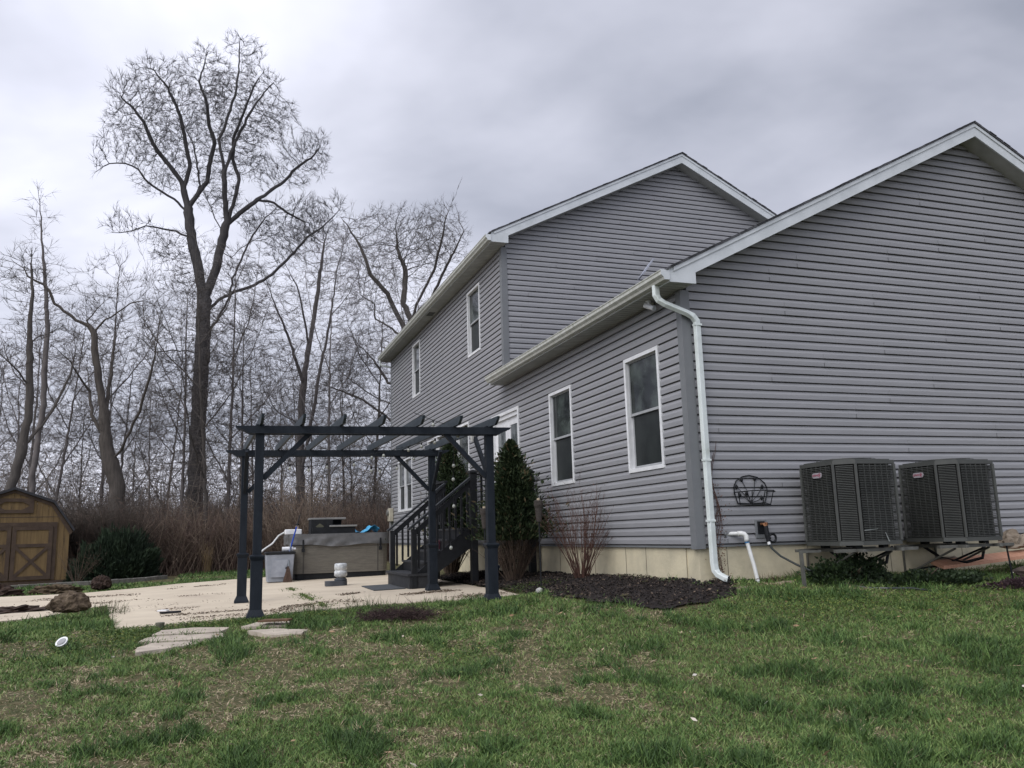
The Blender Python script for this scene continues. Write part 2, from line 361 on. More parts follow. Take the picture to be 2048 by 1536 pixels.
# hidden walls, plain
mb=MB(); mb.box(8.74,8.76,UY,FARY,-.5,6.3).box(10.18,10.2,0,UY,-.5,3.3).box(.02,8.74,FARY-.02,FARY,-.9,6.3).box(8.76,10.18,UY-.02,UY,-.5,3.3)
mb.prism([(0,6.3),(8.76,6.3),(UX,8.6)],'y',FARY-.02,FARY); mb.build('rear_wall',SID,H)
# inner dark backing so that window recesses end in a room
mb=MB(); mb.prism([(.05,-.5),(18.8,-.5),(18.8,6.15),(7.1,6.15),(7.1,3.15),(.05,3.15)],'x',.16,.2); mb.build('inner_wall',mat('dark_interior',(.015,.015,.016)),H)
# corner posts
def post(x,y,z0,z1,nm='corner_post'):
    q=MB(); q.prism([(x-.03,y-.03),(x+.10,y-.03),(x+.10,y+.0),(x+.02,y+.02),(x+.0,y+.095),(x-.03,y+.095)],'z',z0,z1); return q.build(nm,SIDP,H)
post(0,0,-.045,3.22); post(0,UY,3.25,6.2)
q=MB(); q.box(-.026,.03,FARY-.1,FARY+.03,-.04,6.2); q.build('corner_post',SIDP,H)
# foundation
q=MB(); q.box(.03,10.17,.02,.3,-1.3,-.004).box(.022,.3,.3,FARY-.05,-1.3,-.004); q.build('foundation',FND,H)
JM=mat('grey_mortar_joint',(.20,.18,.14))
for x in (.42,1.62,2.95,4.2,5.6): MB().box(x,x+.006,.0145,.0195,-.55,-.01).build('foundation_joint',JM,H)
for y in (.30,1.35,1.95,3.0,4.4): MB().box(.0165,.0215,y,y+.007,-.7,-.01).build('foundation_joint',JM,H)
q=MB(); rr=random.Random(3)
def band(fx,s0,s1,top,st=.035):
    s=s0
    while s<s1:
        h=top(s)+rr.uniform(-.012,.02)
        q.box(*(fx(s,s+st)),-1.2,h); s+=st
band(lambda a,b:(a,b,.009,.0185),.03,2.2,lambda s:-.435+.01*math.sin(s*5))
band(lambda a,b:(.011,.0205,a,b),.02,7.5,lambda s:-.42-.01*s*1.2+.012*math.sin(s*3))
q.build('foundation_coating',BLK,H)
# trim strip below siding
q=MB(); q.box(-.012,.02,.1,FARY-.1,-.03,-.004).box(.1,10.1,-.012,.02,-.03,-.004); q.build('starter_trim',SIDP,H)
# roofs
def roof(xa,zb,xl,xr,y0,y1,ztop,eave_z,name):
    """gable roof: apex xa, rake underside zb, eaves xl/xr at their outer fascia, front rake plane y0, back y1"""
    def zt(x): return ztop-m*abs(x-xa)
    s=MB()
    for side,xe in ((-1,xl-.05),(1,xr+.05)):
        P=[(xa,ztop+.0),(xe,zt(xe)+.0),(xe,zt(xe)+.022),(xa,ztop+.022)]
        s.prism(P,'y',y0-.03,y1)
    rf=s.build('roof',SHG,H)
    # ragged shingle ends along the rake
    s=MB(); r_=random.Random(5)
    for side,xe in ((-1,xl),(1,xr)):
        n=int(abs(xa-xe)/.13)
        for i in range(n):
            x0=xa+(xe-xa)*i/n; x1=xa+(xe-xa)*(i+.96)/n; d=r_.uniform(0,.022); h=r_.uniform(.002,.009)
            z0=zt(x0)+.0235; z1=zt(x1)+.0235
            s.prism([(x0,z0),(x1,z1),(x1,z1+h),(x0,z0+h*.4)],'y',y0-.032-d,y0+.6)
    a=s.build('shingle_edge',SHG,rf)
    # fascia boards along the front rake with boxed returns
    def zu(x): return zb-m*abs(x-xa)
    f=MB()
    for sgn,xe in ((-1,xl),(1,xr)):
        wall=0.05 if sgn<0 else (2*xa-.05)
        rt=xe if sgn<0 else xe
        f.prism([(xa,zu(xa)),(xa,ztop-.002),(rt,zt(rt)-.002),(rt,eave_z),(wall,eave_z),(wall,zu(wall))],'y',y0,y0+.025)
    fo=f.build('rake_fascia',FAS,H)
    f=MB()
    for sgn,xe in ((-1,xl),(1,xr)):
        x1=xe+.06*-sgn
        f.prism([(xa,ztop-.006),(xa,ztop-.06),(x1,zt(x1)-.06),(x1,zt(x1)-.006)],'y',y0-.014,y0-.001)
    f.build('drip_edge',FAS,fo)
    f=MB()
    for sgn,xe in ((-1,xl),(1,xr)):
        wall=0.05 if sgn<0 else (2*xa-.05)
        f.prism([(xa,zu(xa)+.012),(xa,zu(xa)+.02),(wall,zu(wall)+.02),(wall,zu(wall)+.012)],'y',y0+.026,y0+.34)
    f.build('rake_soffit',SOF,H)
    # eave soffit, eave fascia
    for a0,a1 in ((2*xa+0,xr-.012),(xl+.012,-.0)):
        s=MB().box(min(a0,a1),max(a0,a1)+.02,y0+.026,y1,eave_z+.004,eave_z+.014).build('eave_soffit',SOF,H)
    f=MB()
    n=int((y1-y0)/.305)
    for i in range(n*3):
        yy=y0+.1+i*.102; f.box(xl+.014,-.02,yy,yy+.006,eave_z+.001,eave_z+.0035)
    f.build('soffit_groove_shade_strip',mat('soffit_groove_shade',(.2,.21,.2)),s)
    MB().box(xl-.0,xl+.011,y0+.026,y1,eave_z,zt(xl)-.003).build('eave_fascia',FAS,H); MB().box(xr-.011,xr,y0+.026,y1,eave_z,zt(xr)-.003).build('eave_fascia',FAS,H)
    f=MB(); x=xl-.002; zg=eave_z+.02
    prof=[(x,zg),(x-.075,zg),(x-.085,zg+.03),(x-.118,zg+.062),(x-.118,zg+.098),(x-.128,zg+.112),(x-.128,zg+.122),(x-.105,zg+.122),(x-.10,zg+.10),(x,zg+.085)]
    f.prism(prof,'y',y0-.012,y1-.1)
    g=f.build('gutter',GUT,H)
    f=MB(); f.prism([(x,zg-.001),(x-.076,zg-.001),(x-.087,zg+.03),(x-.12,zg+.062),(x-.12,zg+.1),(x-.13,zg+.124),(x,zg+.124)],'y',y0-.016,y0-.0125); f.build('gutter_end_cap',FAS,g)
    return rf
roof(NX,NZ,-.33,10.56,-.3,7.02,6.14,3.225,'near')
roof(UX,UZ,-.33,9.08,6.65,19.15,8.775,6.2,'upper')
# soffit vent
q=MB(); q.box(-.25,-.08,12.35,12.75,6.196,6.203); q.build('soffit_vent',mat('vent_dark',(.10,.105,.1)),H)
# windows
def window(y0,y1,z0,z1,lights,plain=False):
    o=.03; t=.052; f=MB()
    f.box(-o,.0,y0,y0+t,z0,z1).box(-o,.0,y1-t,y1,z0,z1).box(-o,.0,y0+t,y1-t,z1-t,z1).box(-o-.006,.0,y0+t,y1-t,z0,z0+t)
    f.box(.002,.13,y0+.035,y0+t,z0+.035,z1-.035).box(.002,.13,y1-t,y1-.035,z0+.035,z1-.035).box(.002,.13,y0+t,y1-t,z1-t,z1-.035).box(.002,.13,y0+t,y1-t,z0+.035,z0+t)
    w=(y1-y0-2*t)/lights
    for i in range(1,lights): f.box(-o+.004,.13,y0+t+i*w-.035,y0+t+i*w+.035,z0+t,z1-t)
    W_=f.build('window',WHT,H)
    for i in range(lights):
        a=y0+t+i*w+(.035 if i else 0); b=y0+t+(i+1)*w-(.035 if i<lights-1 else 0); zm=(z0+z1)/2-.0
        if lights<4 :
            s=MB(); fr=.022
            s.box(.018,.05,a,b,zm-.018,zm+.018).box(.02,.05,a,a+fr,zm+.018,z1-t).box(.02,.05,b-fr,b,zm+.018,z1-t).box(.02,.05,a+fr,b-fr,z1-t-fr,z1-t)
            s.box(.05,.07,a,a+.035,z0+t,zm-.018).box(.05,.07,b-.035,b,z0+t,zm-.018).box(.05,.07,a+.035,b-.035,z0+t,z0+t+.04)
            s.build('sash',mat('grey_sash',(.34,.35,.36),(.28,.29,.3),6,.5),W_)
            s=MB(); s.box(.034,.040,a+fr,b-fr,zm+.018,z1-t-fr); s.build('pane',GLS,W_)
            s=MB(); s.box(.056,.062,a+.035,b-.035,z0+t+.04,zm-.018); s.build('pane',SCR,W_)
        else:
            s=MB(); s.box(.04,.046,a,b,z0+t,z1-t); s.build('pane',GLS,W_)
for w in WINS: window(*w[1:])
# french door
y0,y1,z0,z1=DOOR
f=MB(); t=.07
f.box(-.035,0,y0,y0+t,z0,z1).box(-.035,0,y1-t,y1,z0,z1).box(-.035,0,y0+t,y1-t,z1-.06,z1).box(.001,.12,y0+.03,y0+t,z0,z1-.03).box(.001,.12,y1-t,y1-.03,z0,z1-.03).box(.001,.12,y0+t,y1-t,z1-.14,z1-.031).box(.0,.12,y0+t,y1-t,z0,z0+.03)
D=f.build('door',WHT,H)
ym=(y0+y1)/2
for a,b in ((y0+t,ym-.02),(ym+.02,y1-t)):
    f=MB(); k=.13
    f.box(.05,.09,a,a+k,z0+.03,z1-.14).box(.05,.09,b-k,b,z0+.03,z1-.14).box(.05,.09,a+k,b-k,z1-.29,z1-.14).box(.05,.09,a+k,b-k,z0+.03,z0+.3)
    f.build('door_leaf',WHT,D)
    f=MB(); f.box(.062,.075,a+k,b-k,z0+.3,z1-.29); f.build('pane',GLD,D)
    f=MB(); c=b-.06 if b<ym else a+.06; f.tube([(.05,c,1.35),(-.01,c,1.35)],.012,8).tube([(-.01,c,1.35),(-.01,c+(.1 if b>ym else -.1),1.35)],.011,8); f.build('door_handle',DRK,D)
f=MB(); f.box(.045,.1,ym-.02,ym+.02,z0+.03,z1-.14); f.build('astragal',WHT,D)
# downspouts
DP=[(a*.042,b*.03) for a,b in ((-1,-.8),(-.8,-1),(-.3,-.86),(0,-1),(.3,-.86),(.8,-1),(1,-.8),(1,.8),(.8,1),(-.8,1),(-1,.8))]
q=MB(); q.sweep([(-.37,-.02,3.25),(-.37,-.02,3.12),(-.34,-.03,3.06),(-.27,-.05,3.01),(.02,-.085,2.9),(.1,-.09,2.86),(.15,-.088,2.80),(.155,-.085,2.72),(.157,-.085,1.2),(.16,-.085,.3),(.163,-.085,-.22),(.168,-.095,-.30),(.185,-.13,-.35),(.225,-.2,-.39),(.25,-.235,-.405)],DP,(1,.2,0))
ds=q.build('downspout',DSP,H)
for z in (2.74,1.02,.28): MB().box(.108,.206,-.123,-.05,z,z+.025).build('downspout_strap',DSP,ds)
q=MB(); q.beam((.2465,-.2305,-.4035),(.253,-.239,-.4065),.074,.052,(1,.2,0)); q.build('outlet',mat('dark_hollow',(.008,.008,.008)),ds)
q=MB(); q.tube([(-.38,18.95,6.22),(-.38,18.97,6.1),(-.3,18.95,6.04),(.0,18.93,5.98),(.06,18.93,5.9),(.06,18.93,-.6)],.035,8); q.build('downspout',DSP,H)
# ---------------------------------------------------------------- things fixed to the house
t=empty('security_camera',(-.17,.55,3.2),'small white bullet security camera under the lower eave','camera')
q=MB(); q.tube([(-.17,.55,3.226),(-.17,.55,3.2)],.035,12).tube([(-.17,.55,3.205),(-.165,.52,3.165)],.014,8); q.build('mount',WHT,t)
q=MB(); q.tube([(-.19,.60,3.17),(-.145,.47,3.105)],.034,14); q.build('body',WHT,t,smooth=False)
q=MB(); q.tube([(-.145,.47,3.105),(-.138,.45,3.095)],[.038,.038],14); q.build('visor',FAS,t)
q=MB(); q.tube([(-.13,.6,3.224),(-.11,.5,3.205),(-.08,.52,3.17),(-.06,.6,3.2),(-.03,.62,3.225)],.004,5); q.build('cable',DRK,t)
t=empty('satellite_dish',(1.2,2.9,3.9),'flat grey satellite antenna tilted on a short mast above the lower eave','antenna')
q=MB(); q.tube([(1.3,2.95,3.95),(1.28,2.93,4.28),(1.22,2.9,4.42)],.022,10); q.build('mast',DRK,t)
q=MB(); c=Vector((1.12,2.85,4.50)); a=Vector((.085,-.05,.13)); bb=Vector((.035,.15,.0))
nrm=a.cross(bb).normalized()*.012
q.poly([c+a*i+bb*j+nrm*k_ for k_ in (-1,1) for i,j in ((-1,-1),(1,-1),(1,1),(-1,1))],[(0,1,2,3),(7,6,5,4)]+[(i,(i+1)%4,4+(i+1)%4,4+i) for i in range(4)])
q.build('panel',mat('antenna_grey',(.34,.36,.42)),t)
t=empty('wall_lantern',(-.1,8.97,2.4),'small glass wall lantern beside the patio door','lantern')
q=MB(); q.box(-.03,-.018,8.93,9.01,2.35,2.5).box(-.1,-.03,8.96,8.98,2.47,2.49); q.build('bracket',DRK,t)
q=MB(); q.lathe((-.12,8.97,2.28),[(.045,0),(.055,.15),(.02,.19)],6); q.build('glass_body',mat('frosted_glass',(.45,.45,.42),rough=.2),t)
q=MB(); q.lathe((-.12,8.97,2.43),[(.065,0),(.06,.02),(.01,.07)],6); q.build('cap',DRK,t)
t=empty('electric_meter',(-.12,18.7,1.0),'beige electric meter box at the far corner of the house','meter box')
q=MB(); q.box(-.16,-.027,18.45,18.8,.72,1.15); q.build('cabinet',mat('beige_enamel',(.45,.42,.33),(.36,.33,.26),6,.5),t,.012)
q=MB(); q.tube([(-.161,18.62,1.0),(-.23,18.62,1.0)],.085,18); q.build('dial',mat('meter_glass',(.2,.2,.19),rough=.15),t)
q=MB(); q.tube([(-.1,18.62,.72),(-.1,18.62,-.7)],.03,8); q.build('conduit',mat('grey_conduit',(.25,.25,.25)),t)
# pvc discharge pipe
t=empty('drain_pipe',(.6,-.1,0),'white plastic drain pipe with a blue-banded elbow running down the foundation','pipe')
PV=mat('white_pvc',(.66,.67,.66),(.56,.57,.55),9,.35,c3=(.42,.43,.38),spec=.45)
q=MB(); q.tube([(.42,.02,.128),(.50,-.04,.128),(.545,-.075,.128)],.024,14); q.build('pipe',PV,t,smooth=False)
q=MB(); q.tube([(.535,-.07,.128),(.57,-.095,.128),(.60,-.115,.12),(.618,-.125,.095),(.62,-.13,.06),(.621,-.13,.03)],.031,14); q.build('elbow',PV,t,smooth=True)
q=MB(); q.tube([(.621,-.13,.03),(.623,-.132,.012)],.029,14); q.build('glue_band',mat('blue_primer',(.05,.18,.38)),t)
q=MB(); q.tube([(.623,-.132,.014),(.66,-.19,-.28),(.685,-.23,-.56)],.024,14); q.build('pipe',PV,t,smooth=False)
q=MB(); q.tube([(.40,.0,.128),(.415,-.012,.128)],.045,14); q.build('escutcheon',SIDP,t)
# wire planter basket on the siding
t=empty('wire_planter',(.8,-.1,.5),'black wire wall planter basket with leaf ornaments hung on the siding','planter')
def B_(s,z,o=.03): return (s,-o,z)
q=MB(); r=.0075
q.tube([B_(.60,.50),B_(.565,.62),B_(.56,.70),B_(.60,.775),B_(.70,.83),B_(.80,.845),B_(.92,.82),B_(1.02,.75),B_(1.05,.68),B_(1.04,.6),B_(1.0,.50)],r,6)
q.tube([B_(.60,.50),B_(.80,.49),B_(1.0,.50)],r,6)
q.tube([B_(.56,.62),(.50,-.12,.63),(.50,-.22,.63),(.62,-.32,.64),(.78,-.36,.64),(.93,-.32,.64),(1.04,-.2,.63),B_(1.05,.64)],r,6)
q.tube([B_(.60,.50),(.56,-.14,.48),(.66,-.24,.47),(.8,-.26,.47),(.93,-.24,.47),(1.0,-.12,.48),B_(1.0,.50)],r,6)
for a,b in (((.50,-.2,.63),(.56,-.14,.48)),((.62,-.32,.64),(.66,-.24,.47)),((.78,-.36,.64),(.8,-.26,.47)),((.93,-.32,.64),(.93,-.24,.47))): q.tube([a,b],.006,6)
q.build('frame',DRK,t)
q=MB()
for s1,z1_ in ((.68,.79),(.88,.80),(.98,.70),(.60,.70),(.96,.56),(.74,.62),(.64,.6)):
    q.tube([B_(.79,.50),B_((s1+.79)/2+.02,(z1_+.5)/2),B_(s1,z1_)],.004,5)
q.build('stem',DRK,t)
for s1,z1_ in ((.68,.79),(.88,.80),(.98,.70),(.60,.70),(.96,.56),(.74,.62),(.64,.6)):
    q=MB(); q.lathe((s1,-.03,z1_-.03),[(.002,0),(.02,.02),(.022,.035),(.002,.065)],6); q.build('leaf_ornament',DRK,t)
# hose bib and garden hose
t=empty('outdoor_tap',(.92,-.05,.2),'brass outdoor tap in a recessed block with a black timer','tap')
q=MB(); q.box(.83,1.0,-.034,-.018,.06,.29); q.build('mounting_block',SIDP,t,.004)
BR=mat('brass',(.35,.17,.09),(.25,.12,.06),8,.4,metal=.6)
q=MB(); q.box(.86,.97,-.036,-.0345,.11,.27); q.build('recess',DRK,t)
q=MB(); q.tube([(.915,-.03,.235),(.915,-.09,.235),(.92,-.12,.20)],.016,8).tube([(.915,-.08,.235),(.955,-.085,.25)],.007,6).tube([(.955,-.085,.215),(.955,-.085,.255)],[.02,.02],8); q.build('valve',BR,t)
q=MB(); q.tube([(.92,-.12,.21),(.925,-.13,.10),(.93,-.14,.02)],[.026,.032,.024],10); q.build('timer_body',DRK,t)
q=MB()
pts=[(.985+.05*math.cos(a),-.15-.02*math.sin(a)*0,.06+.05*math.sin(a)) for a in np.linspace(0,2*math.pi,17)]
q.tube(pts,.014,8,False).tube([(.93,-.14,.06),(.96,-.15,.06)],.012,6); q.build('dial_ring',DRK,t)
q=MB(); q.tube([(.93,-.14,.02),(.935,-.143,-.015)],[.02,.021],10); q.build('coupling',WHT,t)
HP=[(.935,-.143,-.015),(.96,-.16,-.07),(1.03,-.22,-.16),(1.16,-.33,-.26),(1.3,-.45,-.35),(1.42,-.58,-.43),(1.55,-.75,-.50),(1.66,-.93,-.535),(1.8,-1.1,g1(1.8,-1.1)+.04),(2.05,-1.2,g1(2.05,-1.2)+.05),(2.3,-1.25,g1(2.3,-1.25)+.02)]
q=MB(); q.tube(HP,.0135,8); o=q.build('garden_hose',mat('dark_green_hose',(.018,.024,.024),(.03,.036,.035),10,.35,spec=.5)); tag(o,'dark garden hose sagging from the tap down into the weeds','hose')
# ---------------------------------------------------------------- air conditioners
ACM=mat('dark_grey_enamel',(.064,.067,.062),(.050,.053,.05),6,.45,spec=.4)
ACD=mat('condenser_fins',(.02,.02,.021),(.012,.012,.012),20,.7)
def ac_unit(label):
    t=empty('air_conditioner',(1.88,-.56,-.06),label,'air conditioner','air conditioning units on the house wall')
    x0,x1,y0,y1,c,c2=1.43,2.215,-1.0,-.2,.18,.035; zb,zt_=-.045,.955
    C=[(x0,y0+c),(x0+c,y0),(x1-c2,y0),(x1,y0+c2),(x1,y1-c2),(x1-c2,y1),(x0+c2,y1),(x0,y1-c2)]
    cx_,cy_=(x0+x1)/2,(y0+y1)/2
    def ins(d): return [(cx_+(a-cx_)*(1-d/.41),cy_+(b-cy_)*(1-d/.41)) for a,b in C]
    q=MB(); q.prism(ins(.045),'z',zb+.03,zt_-.03); q.build('coil',ACD,t)
    q=MB(); q.prism(ins(-.008),'z',zb,zb+.05); q.build('base_pan',ACM,t)
    q=MB(); q.prism(ins(-.008),'z',zt_-.045,zt_); q.prism(ins(.03),'z',zt_,zt_+.015); tp=q.build('top_cover',ACM,t)
    q=MB()
    for r_ in np.linspace(.06,.34,8):
        q.tube([(cx_+r_*math.cos(a),cy_+r_*math.sin(a),zt_+.03) for a in np.linspace(0,2*math.pi,25)],.004,4,False)
    q.build('fan_guard',ACM,tp)
    for i in range(8):
        a=Vector((*C[i],0)); b=Vector((*C[(i+1)%8],0)); d=(b-a).normalized(); nrm=Vector((d.y,-d.x,0)); L_=(b-a).length
        long=L_>.3
        if L_<.1: MB().tube([(*C[i],zb+.05),(*C[i],zt_-.045)],.024,6).build('corner_rail',ACM,t); continue
        s=MB(); nr=44
        for k_ in range(nr):
            z=zb+.07+k_*(zt_-zb-.13)/(nr-1)
            p=a+d*.03; p2=b-d*.03
            o_=nrm*.004
            s.poly([(*(p+o_*(-1.5)).xy,z),(*(p2+o_*(-1.5)).xy,z),(*(p2+o_*3.2).xy,z-.007),(*(p+o_*3.2).xy,z-.007),(*(p+o_*3.2).xy,z-.012),(*(p2+o_*3.2).xy,z-.012)],[(0,1,2,3),(3,2,5,4)])
        if long:
            for j in range(1,6):
                p=a+d*(.03+(L_-.06)*j/6); s.beam((*(p+nrm*.002).xy,zb+.06),(*(p+nrm*.002).xy,zt_-.05),.006,.016,tuple(nrm))
        s.build('louvre_panel',ACM,t)
        s=MB(); s.tube([(*C[i],zb+.05),(*C[i],zt_-.045)],.019,6); s.build('corner_rail',ACM,t)
    # badge on the left face: rounded plate and red lettering
    q=MB(); zc=.80; yc=-.56; w,h=.085,.032
    P=[]
    for (cy,cz,a0) in ((yc+w-.028,zc+h-.028,0),(yc-w+.028,zc+h-.028,90),(yc-w+.028,zc-h+.028,180),(yc+w-.028,zc-h+.028,270)):
        for k_ in range(5): an=math.radians(a0+22.5*k_); P.append((cy+.028*math.cos(an),cz+.028*math.sin(an)))
    q.prism(P,'x',x0-.03,x0-.022); bd=q.build('badge',mat('silver_badge',(.33,.30,.33),(.28,.26,.28),8,.35),t)
    cu=bpy.data.curves.new('lettering','FONT'); cu.body='LENNOX'; cu.size=.036; cu.extrude=.001; cu.align_x='CENTER'; cu.align_y='CENTER'; cu.shear=.25
    to=bpy.data.objects.new('lettering',cu); COL.objects.link(to)
    dg=bpy.context.evaluated_depsgraph_get(); me=bpy.data.meshes.new_from_object(to.evaluated_get(dg)); COL.objects.unlink(to); bpy.data.objects.remove(to)
    o=bpy.data.objects.new('lettering',me); COL.objects.link(o); me.materials.append(mat('red_lettering',(.30,.03,.07)))
    o.parent=bd; l=world_loc(bd); o.matrix_local=Matrix.Translation(Vector((x0-.0318,yc+.008,zc))-l)@Matrix(((0,0,-1,0),(-1,0,0,0),(0,1,0,0),(0,0,0,1)))
    q=MB(); q.tube([(x0-.0315,yc-.052+.024*math.cos(a)*.5,zc+.024*math.sin(a)) for a in np.linspace(-2.2,2.2,9)],.0028,4); q.build('swoosh',MATS['red_lettering'],bd)
    for (fx,fy) in ((x0+.2,y0+.12),(x1-.2,y0+.12),(x0+.2,y1-.12),(x1-.2,y1-.12)):
        s=MB(); s.box(fx-.04,fx+.04,fy-.04,fy+.04,zb-.035,zb-.001); s.build('foot',DRK,t)
    return t
ac=ac_unit('dark grey air conditioner nearer the downspout, left of the pair')
# a bent patch low on the right face of the nearer unit
q=MB(); q.poly([(1.63,-1.019,.13),(1.83,-1.021,.145),(1.83,-1.019,.137),(1.63,-1.017,.12)],[(0,1,2,3)]).poly([(1.93,-1.02,.1),(1.94,-1.02,.1),(1.99,-1.02,-.01),(1.97,-1.02,-.01)],[(0,1,2,3)]); q.build('dent',mat('scuffed_metal',(.25,.27,.26)),ac)
ac2=copy_tree(ac); ac2.location.x+=1.59; ac2['label']='dark grey air conditioner farther from the downspout, right of the pair'
for ch in list(ac2.children):
    if ch.name.startswith('dent'): bpy.data.objects.remove(ch)
STL=mat('galvanised_steel',(.15,.15,.135),(.10,.10,.09),9,.5,metal=.3)
for i,dx in enumerate((0,1.56)):
    t=empty('wall_bracket',(1.88+dx,-.5,-.1),('steel wall bracket carrying the left air conditioner' if i==0 else 'steel wall bracket carrying the right air conditioner'),'bracket','brackets under the air conditioners')
    for x in (1.6+dx,2.16+dx):
        q=MB(); q.beam((x,.03,-.105),(x,-1.03,-.105),.045,.035); q.build('arm',STL,t)
        q=MB(); q.beam((x,.01,-.13),(x,.01,-.50),.045,.012,(1,0,0)); q.build('upright',STL,t)
        q=MB(); q.beam((x,.0,-.48),(x,-.85,-.13),.022,.022); q.build('strut',STL,t)
    q=MB(); q.beam((1.28+dx,-.9,-.105+.001),(2.5+dx,-.9,-.105+.001),.05,.036); q.build('rail',STL,t)
    q=MB(); q.beam((1.28+dx,-.2,-.104),(2.5+dx,-.2,-.104),.05,.036); q.build('rail',STL,t)
    if i==0:
        q=MB(); q.beam((1.02,-.62,-.12),(1.03,-.62,-.55),.035,.035,(0,1,0)); q.build('leg',STL,t)
        q=MB(); q.beam((1.0,-.62,-.105),(1.3,-.62,-.105),.03,.03); q.build('tie',STL,t)
    else:
        q=MB(); q.tube([(3.95,-.9,-.1),(3.97,-.92,-.58)],.012,6); q.build('leg',DRK,t)
for i,(dx,lab) in enumerate(((0,'black insulated refrigerant line looping under the left air conditioner'),(1.56,'black insulated refrigerant line looping under the right air conditioner'))):
    q=MB(); q.tube([(1.95+dx,.0,-.12),(2.0+dx,-.25,-.28),(2.1+dx,-.5,-.33),(2.25+dx,-.65,-.27),(2.3+dx,-.66,-.1)],.02,8).tube([(1.7+dx,.0,-.42),(1.95+dx,-.3,-.36),(2.2+dx,-.7,-.15),(2.3+dx,-.72,-.08)],.013,8)
    o=q.build('refrigerant_line',DRK); tag(o,lab,'pipe','refrigerant lines')
# ---------------------------------------------------------------- pergola
PX=[(-5.05,1.83),(-2.11,1.63),(-5.13,4.78),(-2.17,4.58)]
t=empty('pergola',(-3.6,3.2,-.7),'dark blue-grey wooden pergola with open rafters over the patio','pergola')
TOP=1.66
for x,y in PX:
    zb=float(pl(x,y)); q=MB(); h=.052; q.box(x-h,x+h,y-h,y+h,zb+.02,TOP-.02); p=q.build('post',PRG,t,.004)
    q=MB(); h=.070; q.box(x-h,x+h,y-h,y+h,zb+.09,zb+.72); q.build('post_sleeve',PRG,p,.004)
    q=MB(); q.poly([(x+sx_*w_,y+sy_*w_,z_) for z_,w_ in ((zb+.005,.108),(zb+.03,.104),(zb+.10,.073)) for sx_,sy_ in ((-1,-1),(1,-1),(1,1),(-1,1))],[(i*4+k_,i*4+(k_+1)%4,i*4+4+(k_+1)%4,i*4+4+k_) for i in range(2) for k_ in range(4)]+[(8,9,10,11)]); q.build('post_skirt',PRG,p)
    q=MB(); q.poly([(x+sx_*w_,y+sy_*w_,z_) for z_,w_ in ((zb+.68,.073),(zb+.72,.090),(zb+.735,.090),(zb+.75,.055)) for sx_,sy_ in ((-1,-1),(1,-1),(1,1),(-1,1))],[(i*4+k_,i*4+(k_+1)%4,i*4+4+(k_+1)%4,i*4+4+k_) for i in range(3) for k_ in range(4)]+[(0,1,2,3),(12,13,14,15)]); q.build('post_collar',PRG,p)
for (x0,ya),(x1,yb) in ((PX[0],PX[1]),(PX[2],PX[3])):
    d=Vector((x1-x0,yb-ya,0)).normalized(); n_=Vector((d.y,-d.x,0)); L_=.30
    q=MB(); a=Vector((x0,ya,0))-d*L_; tot=(Vector((x1,yb,0))-Vector((x0,ya,0))).length+2*L_
    hh=.095; prof=[(0,0),(tot,0),(tot-.03,-.03),(tot-.09,-.045),(tot-.14,-.075),(tot-.17,-hh),(.17,-hh),(.14,-.075),(.09,-.045),(.03,-.03)]
    for off in (-.0715,.0715):
        P=[a+d*s_+n_*(off+w_) for w_ in (-.019,.019) for s_,z_ in prof]; P=[(p.x,p.y,TOP-.045+prof[i%len(prof)][1]) for i,p in enumerate(P)]; n=len(prof)
        q.poly(P,[tuple(range(n))[::-1],tuple(range(n,2*n))]+[(i,(i+1)%n,n+(i+1)%n,n+i) for i in range(n)])
        if True:
            q.build('beam',PRG,t); q=MB()
for i in range(7):
    f_=i/6.; x0=-5.05+2.94*f_+.0; x1=-5.13+2.96*f_; ya=1.83-.2*f_; yb=4.78-.2*f_
    d=Vector((x1-x0,yb-ya,0)).normalized(); a=Vector((x0,ya,0))-d*.42; tot=3.75; n_=Vector((d.y,-d.x,0)); hh=.10
    zt_=TOP+.062; q=MB()
    prof=[(0,0),(tot,0),(tot-.02,-.045),(tot-.08,-.08),(tot-.11,-hh),(.11,-hh),(.08,-.08),(.02,-.045)]; n=len(prof)
    P=[a+d*s_+n_*w_ for w_ in (-.0175,.0175) for s_,z_ in prof]; P=[(p.x,p.y,zt_+prof[k_%n][1]) for k_,p in enumerate(P)]
    q.poly(P,[tuple(range(n))[::-1],tuple(range(n,2*n))]+[(k_,(k_+1)%n,n+(k_+1)%n,n+k_) for k_ in range(n)]); q.build('rafter',PRL,t)
for x,y in PX:
    sx_=1 if x<-4 else -1; sy_=1 if y<3 else -1
    for dx,dy in ((sx_,0),(0,sy_)):
        q=MB(); q.beam((x+dx*.05,y+dy*.05,TOP-.70),(x+dx*.62,y+dy*.62,TOP-.11),.045,.062,(0,0,1)); q.build('brace',PRG,t)
# string lights
def bulb_string(name,pts,bulbs,label):
    t=empty(name,pts[0],label,'string lights','bulb string lights on the pergola')
    q=MB(); q.tube(pts,.004,5); q.build('wire',DRK,t)
    for (x,y,z) in bulbs:
        q=MB(); q.tube([(x,y,z),(x,y,z-.035)],.011,8); s=q.build('socket',DRK,t)
        q=MB(); q.lathe((x,y,z-.095),[(.006,.01),(.018,.016),(.025,.033),(.018,.052),(.008,.062)],12); q.build('bulb',BULB,s,smooth=True)
BULB=mat('bulb_glass',(.36,.37,.33),(.26,.27,.24),20,.1,spec=.8)
def sag(a,b,s,n=9): 
    a=Vector(a); b=Vector(b); return [a.lerp(b,i/(n-1))-Vector((0,0,s*4*(i/(n-1))*(1-i/(n-1)))) for i in range(n)]
P=sag((-4.75,4.62,1.5),(-3.6,4.55,1.52),.16)+sag((-3.6,4.55,1.52),(-2.5,4.45,1.52),.2)[1:]
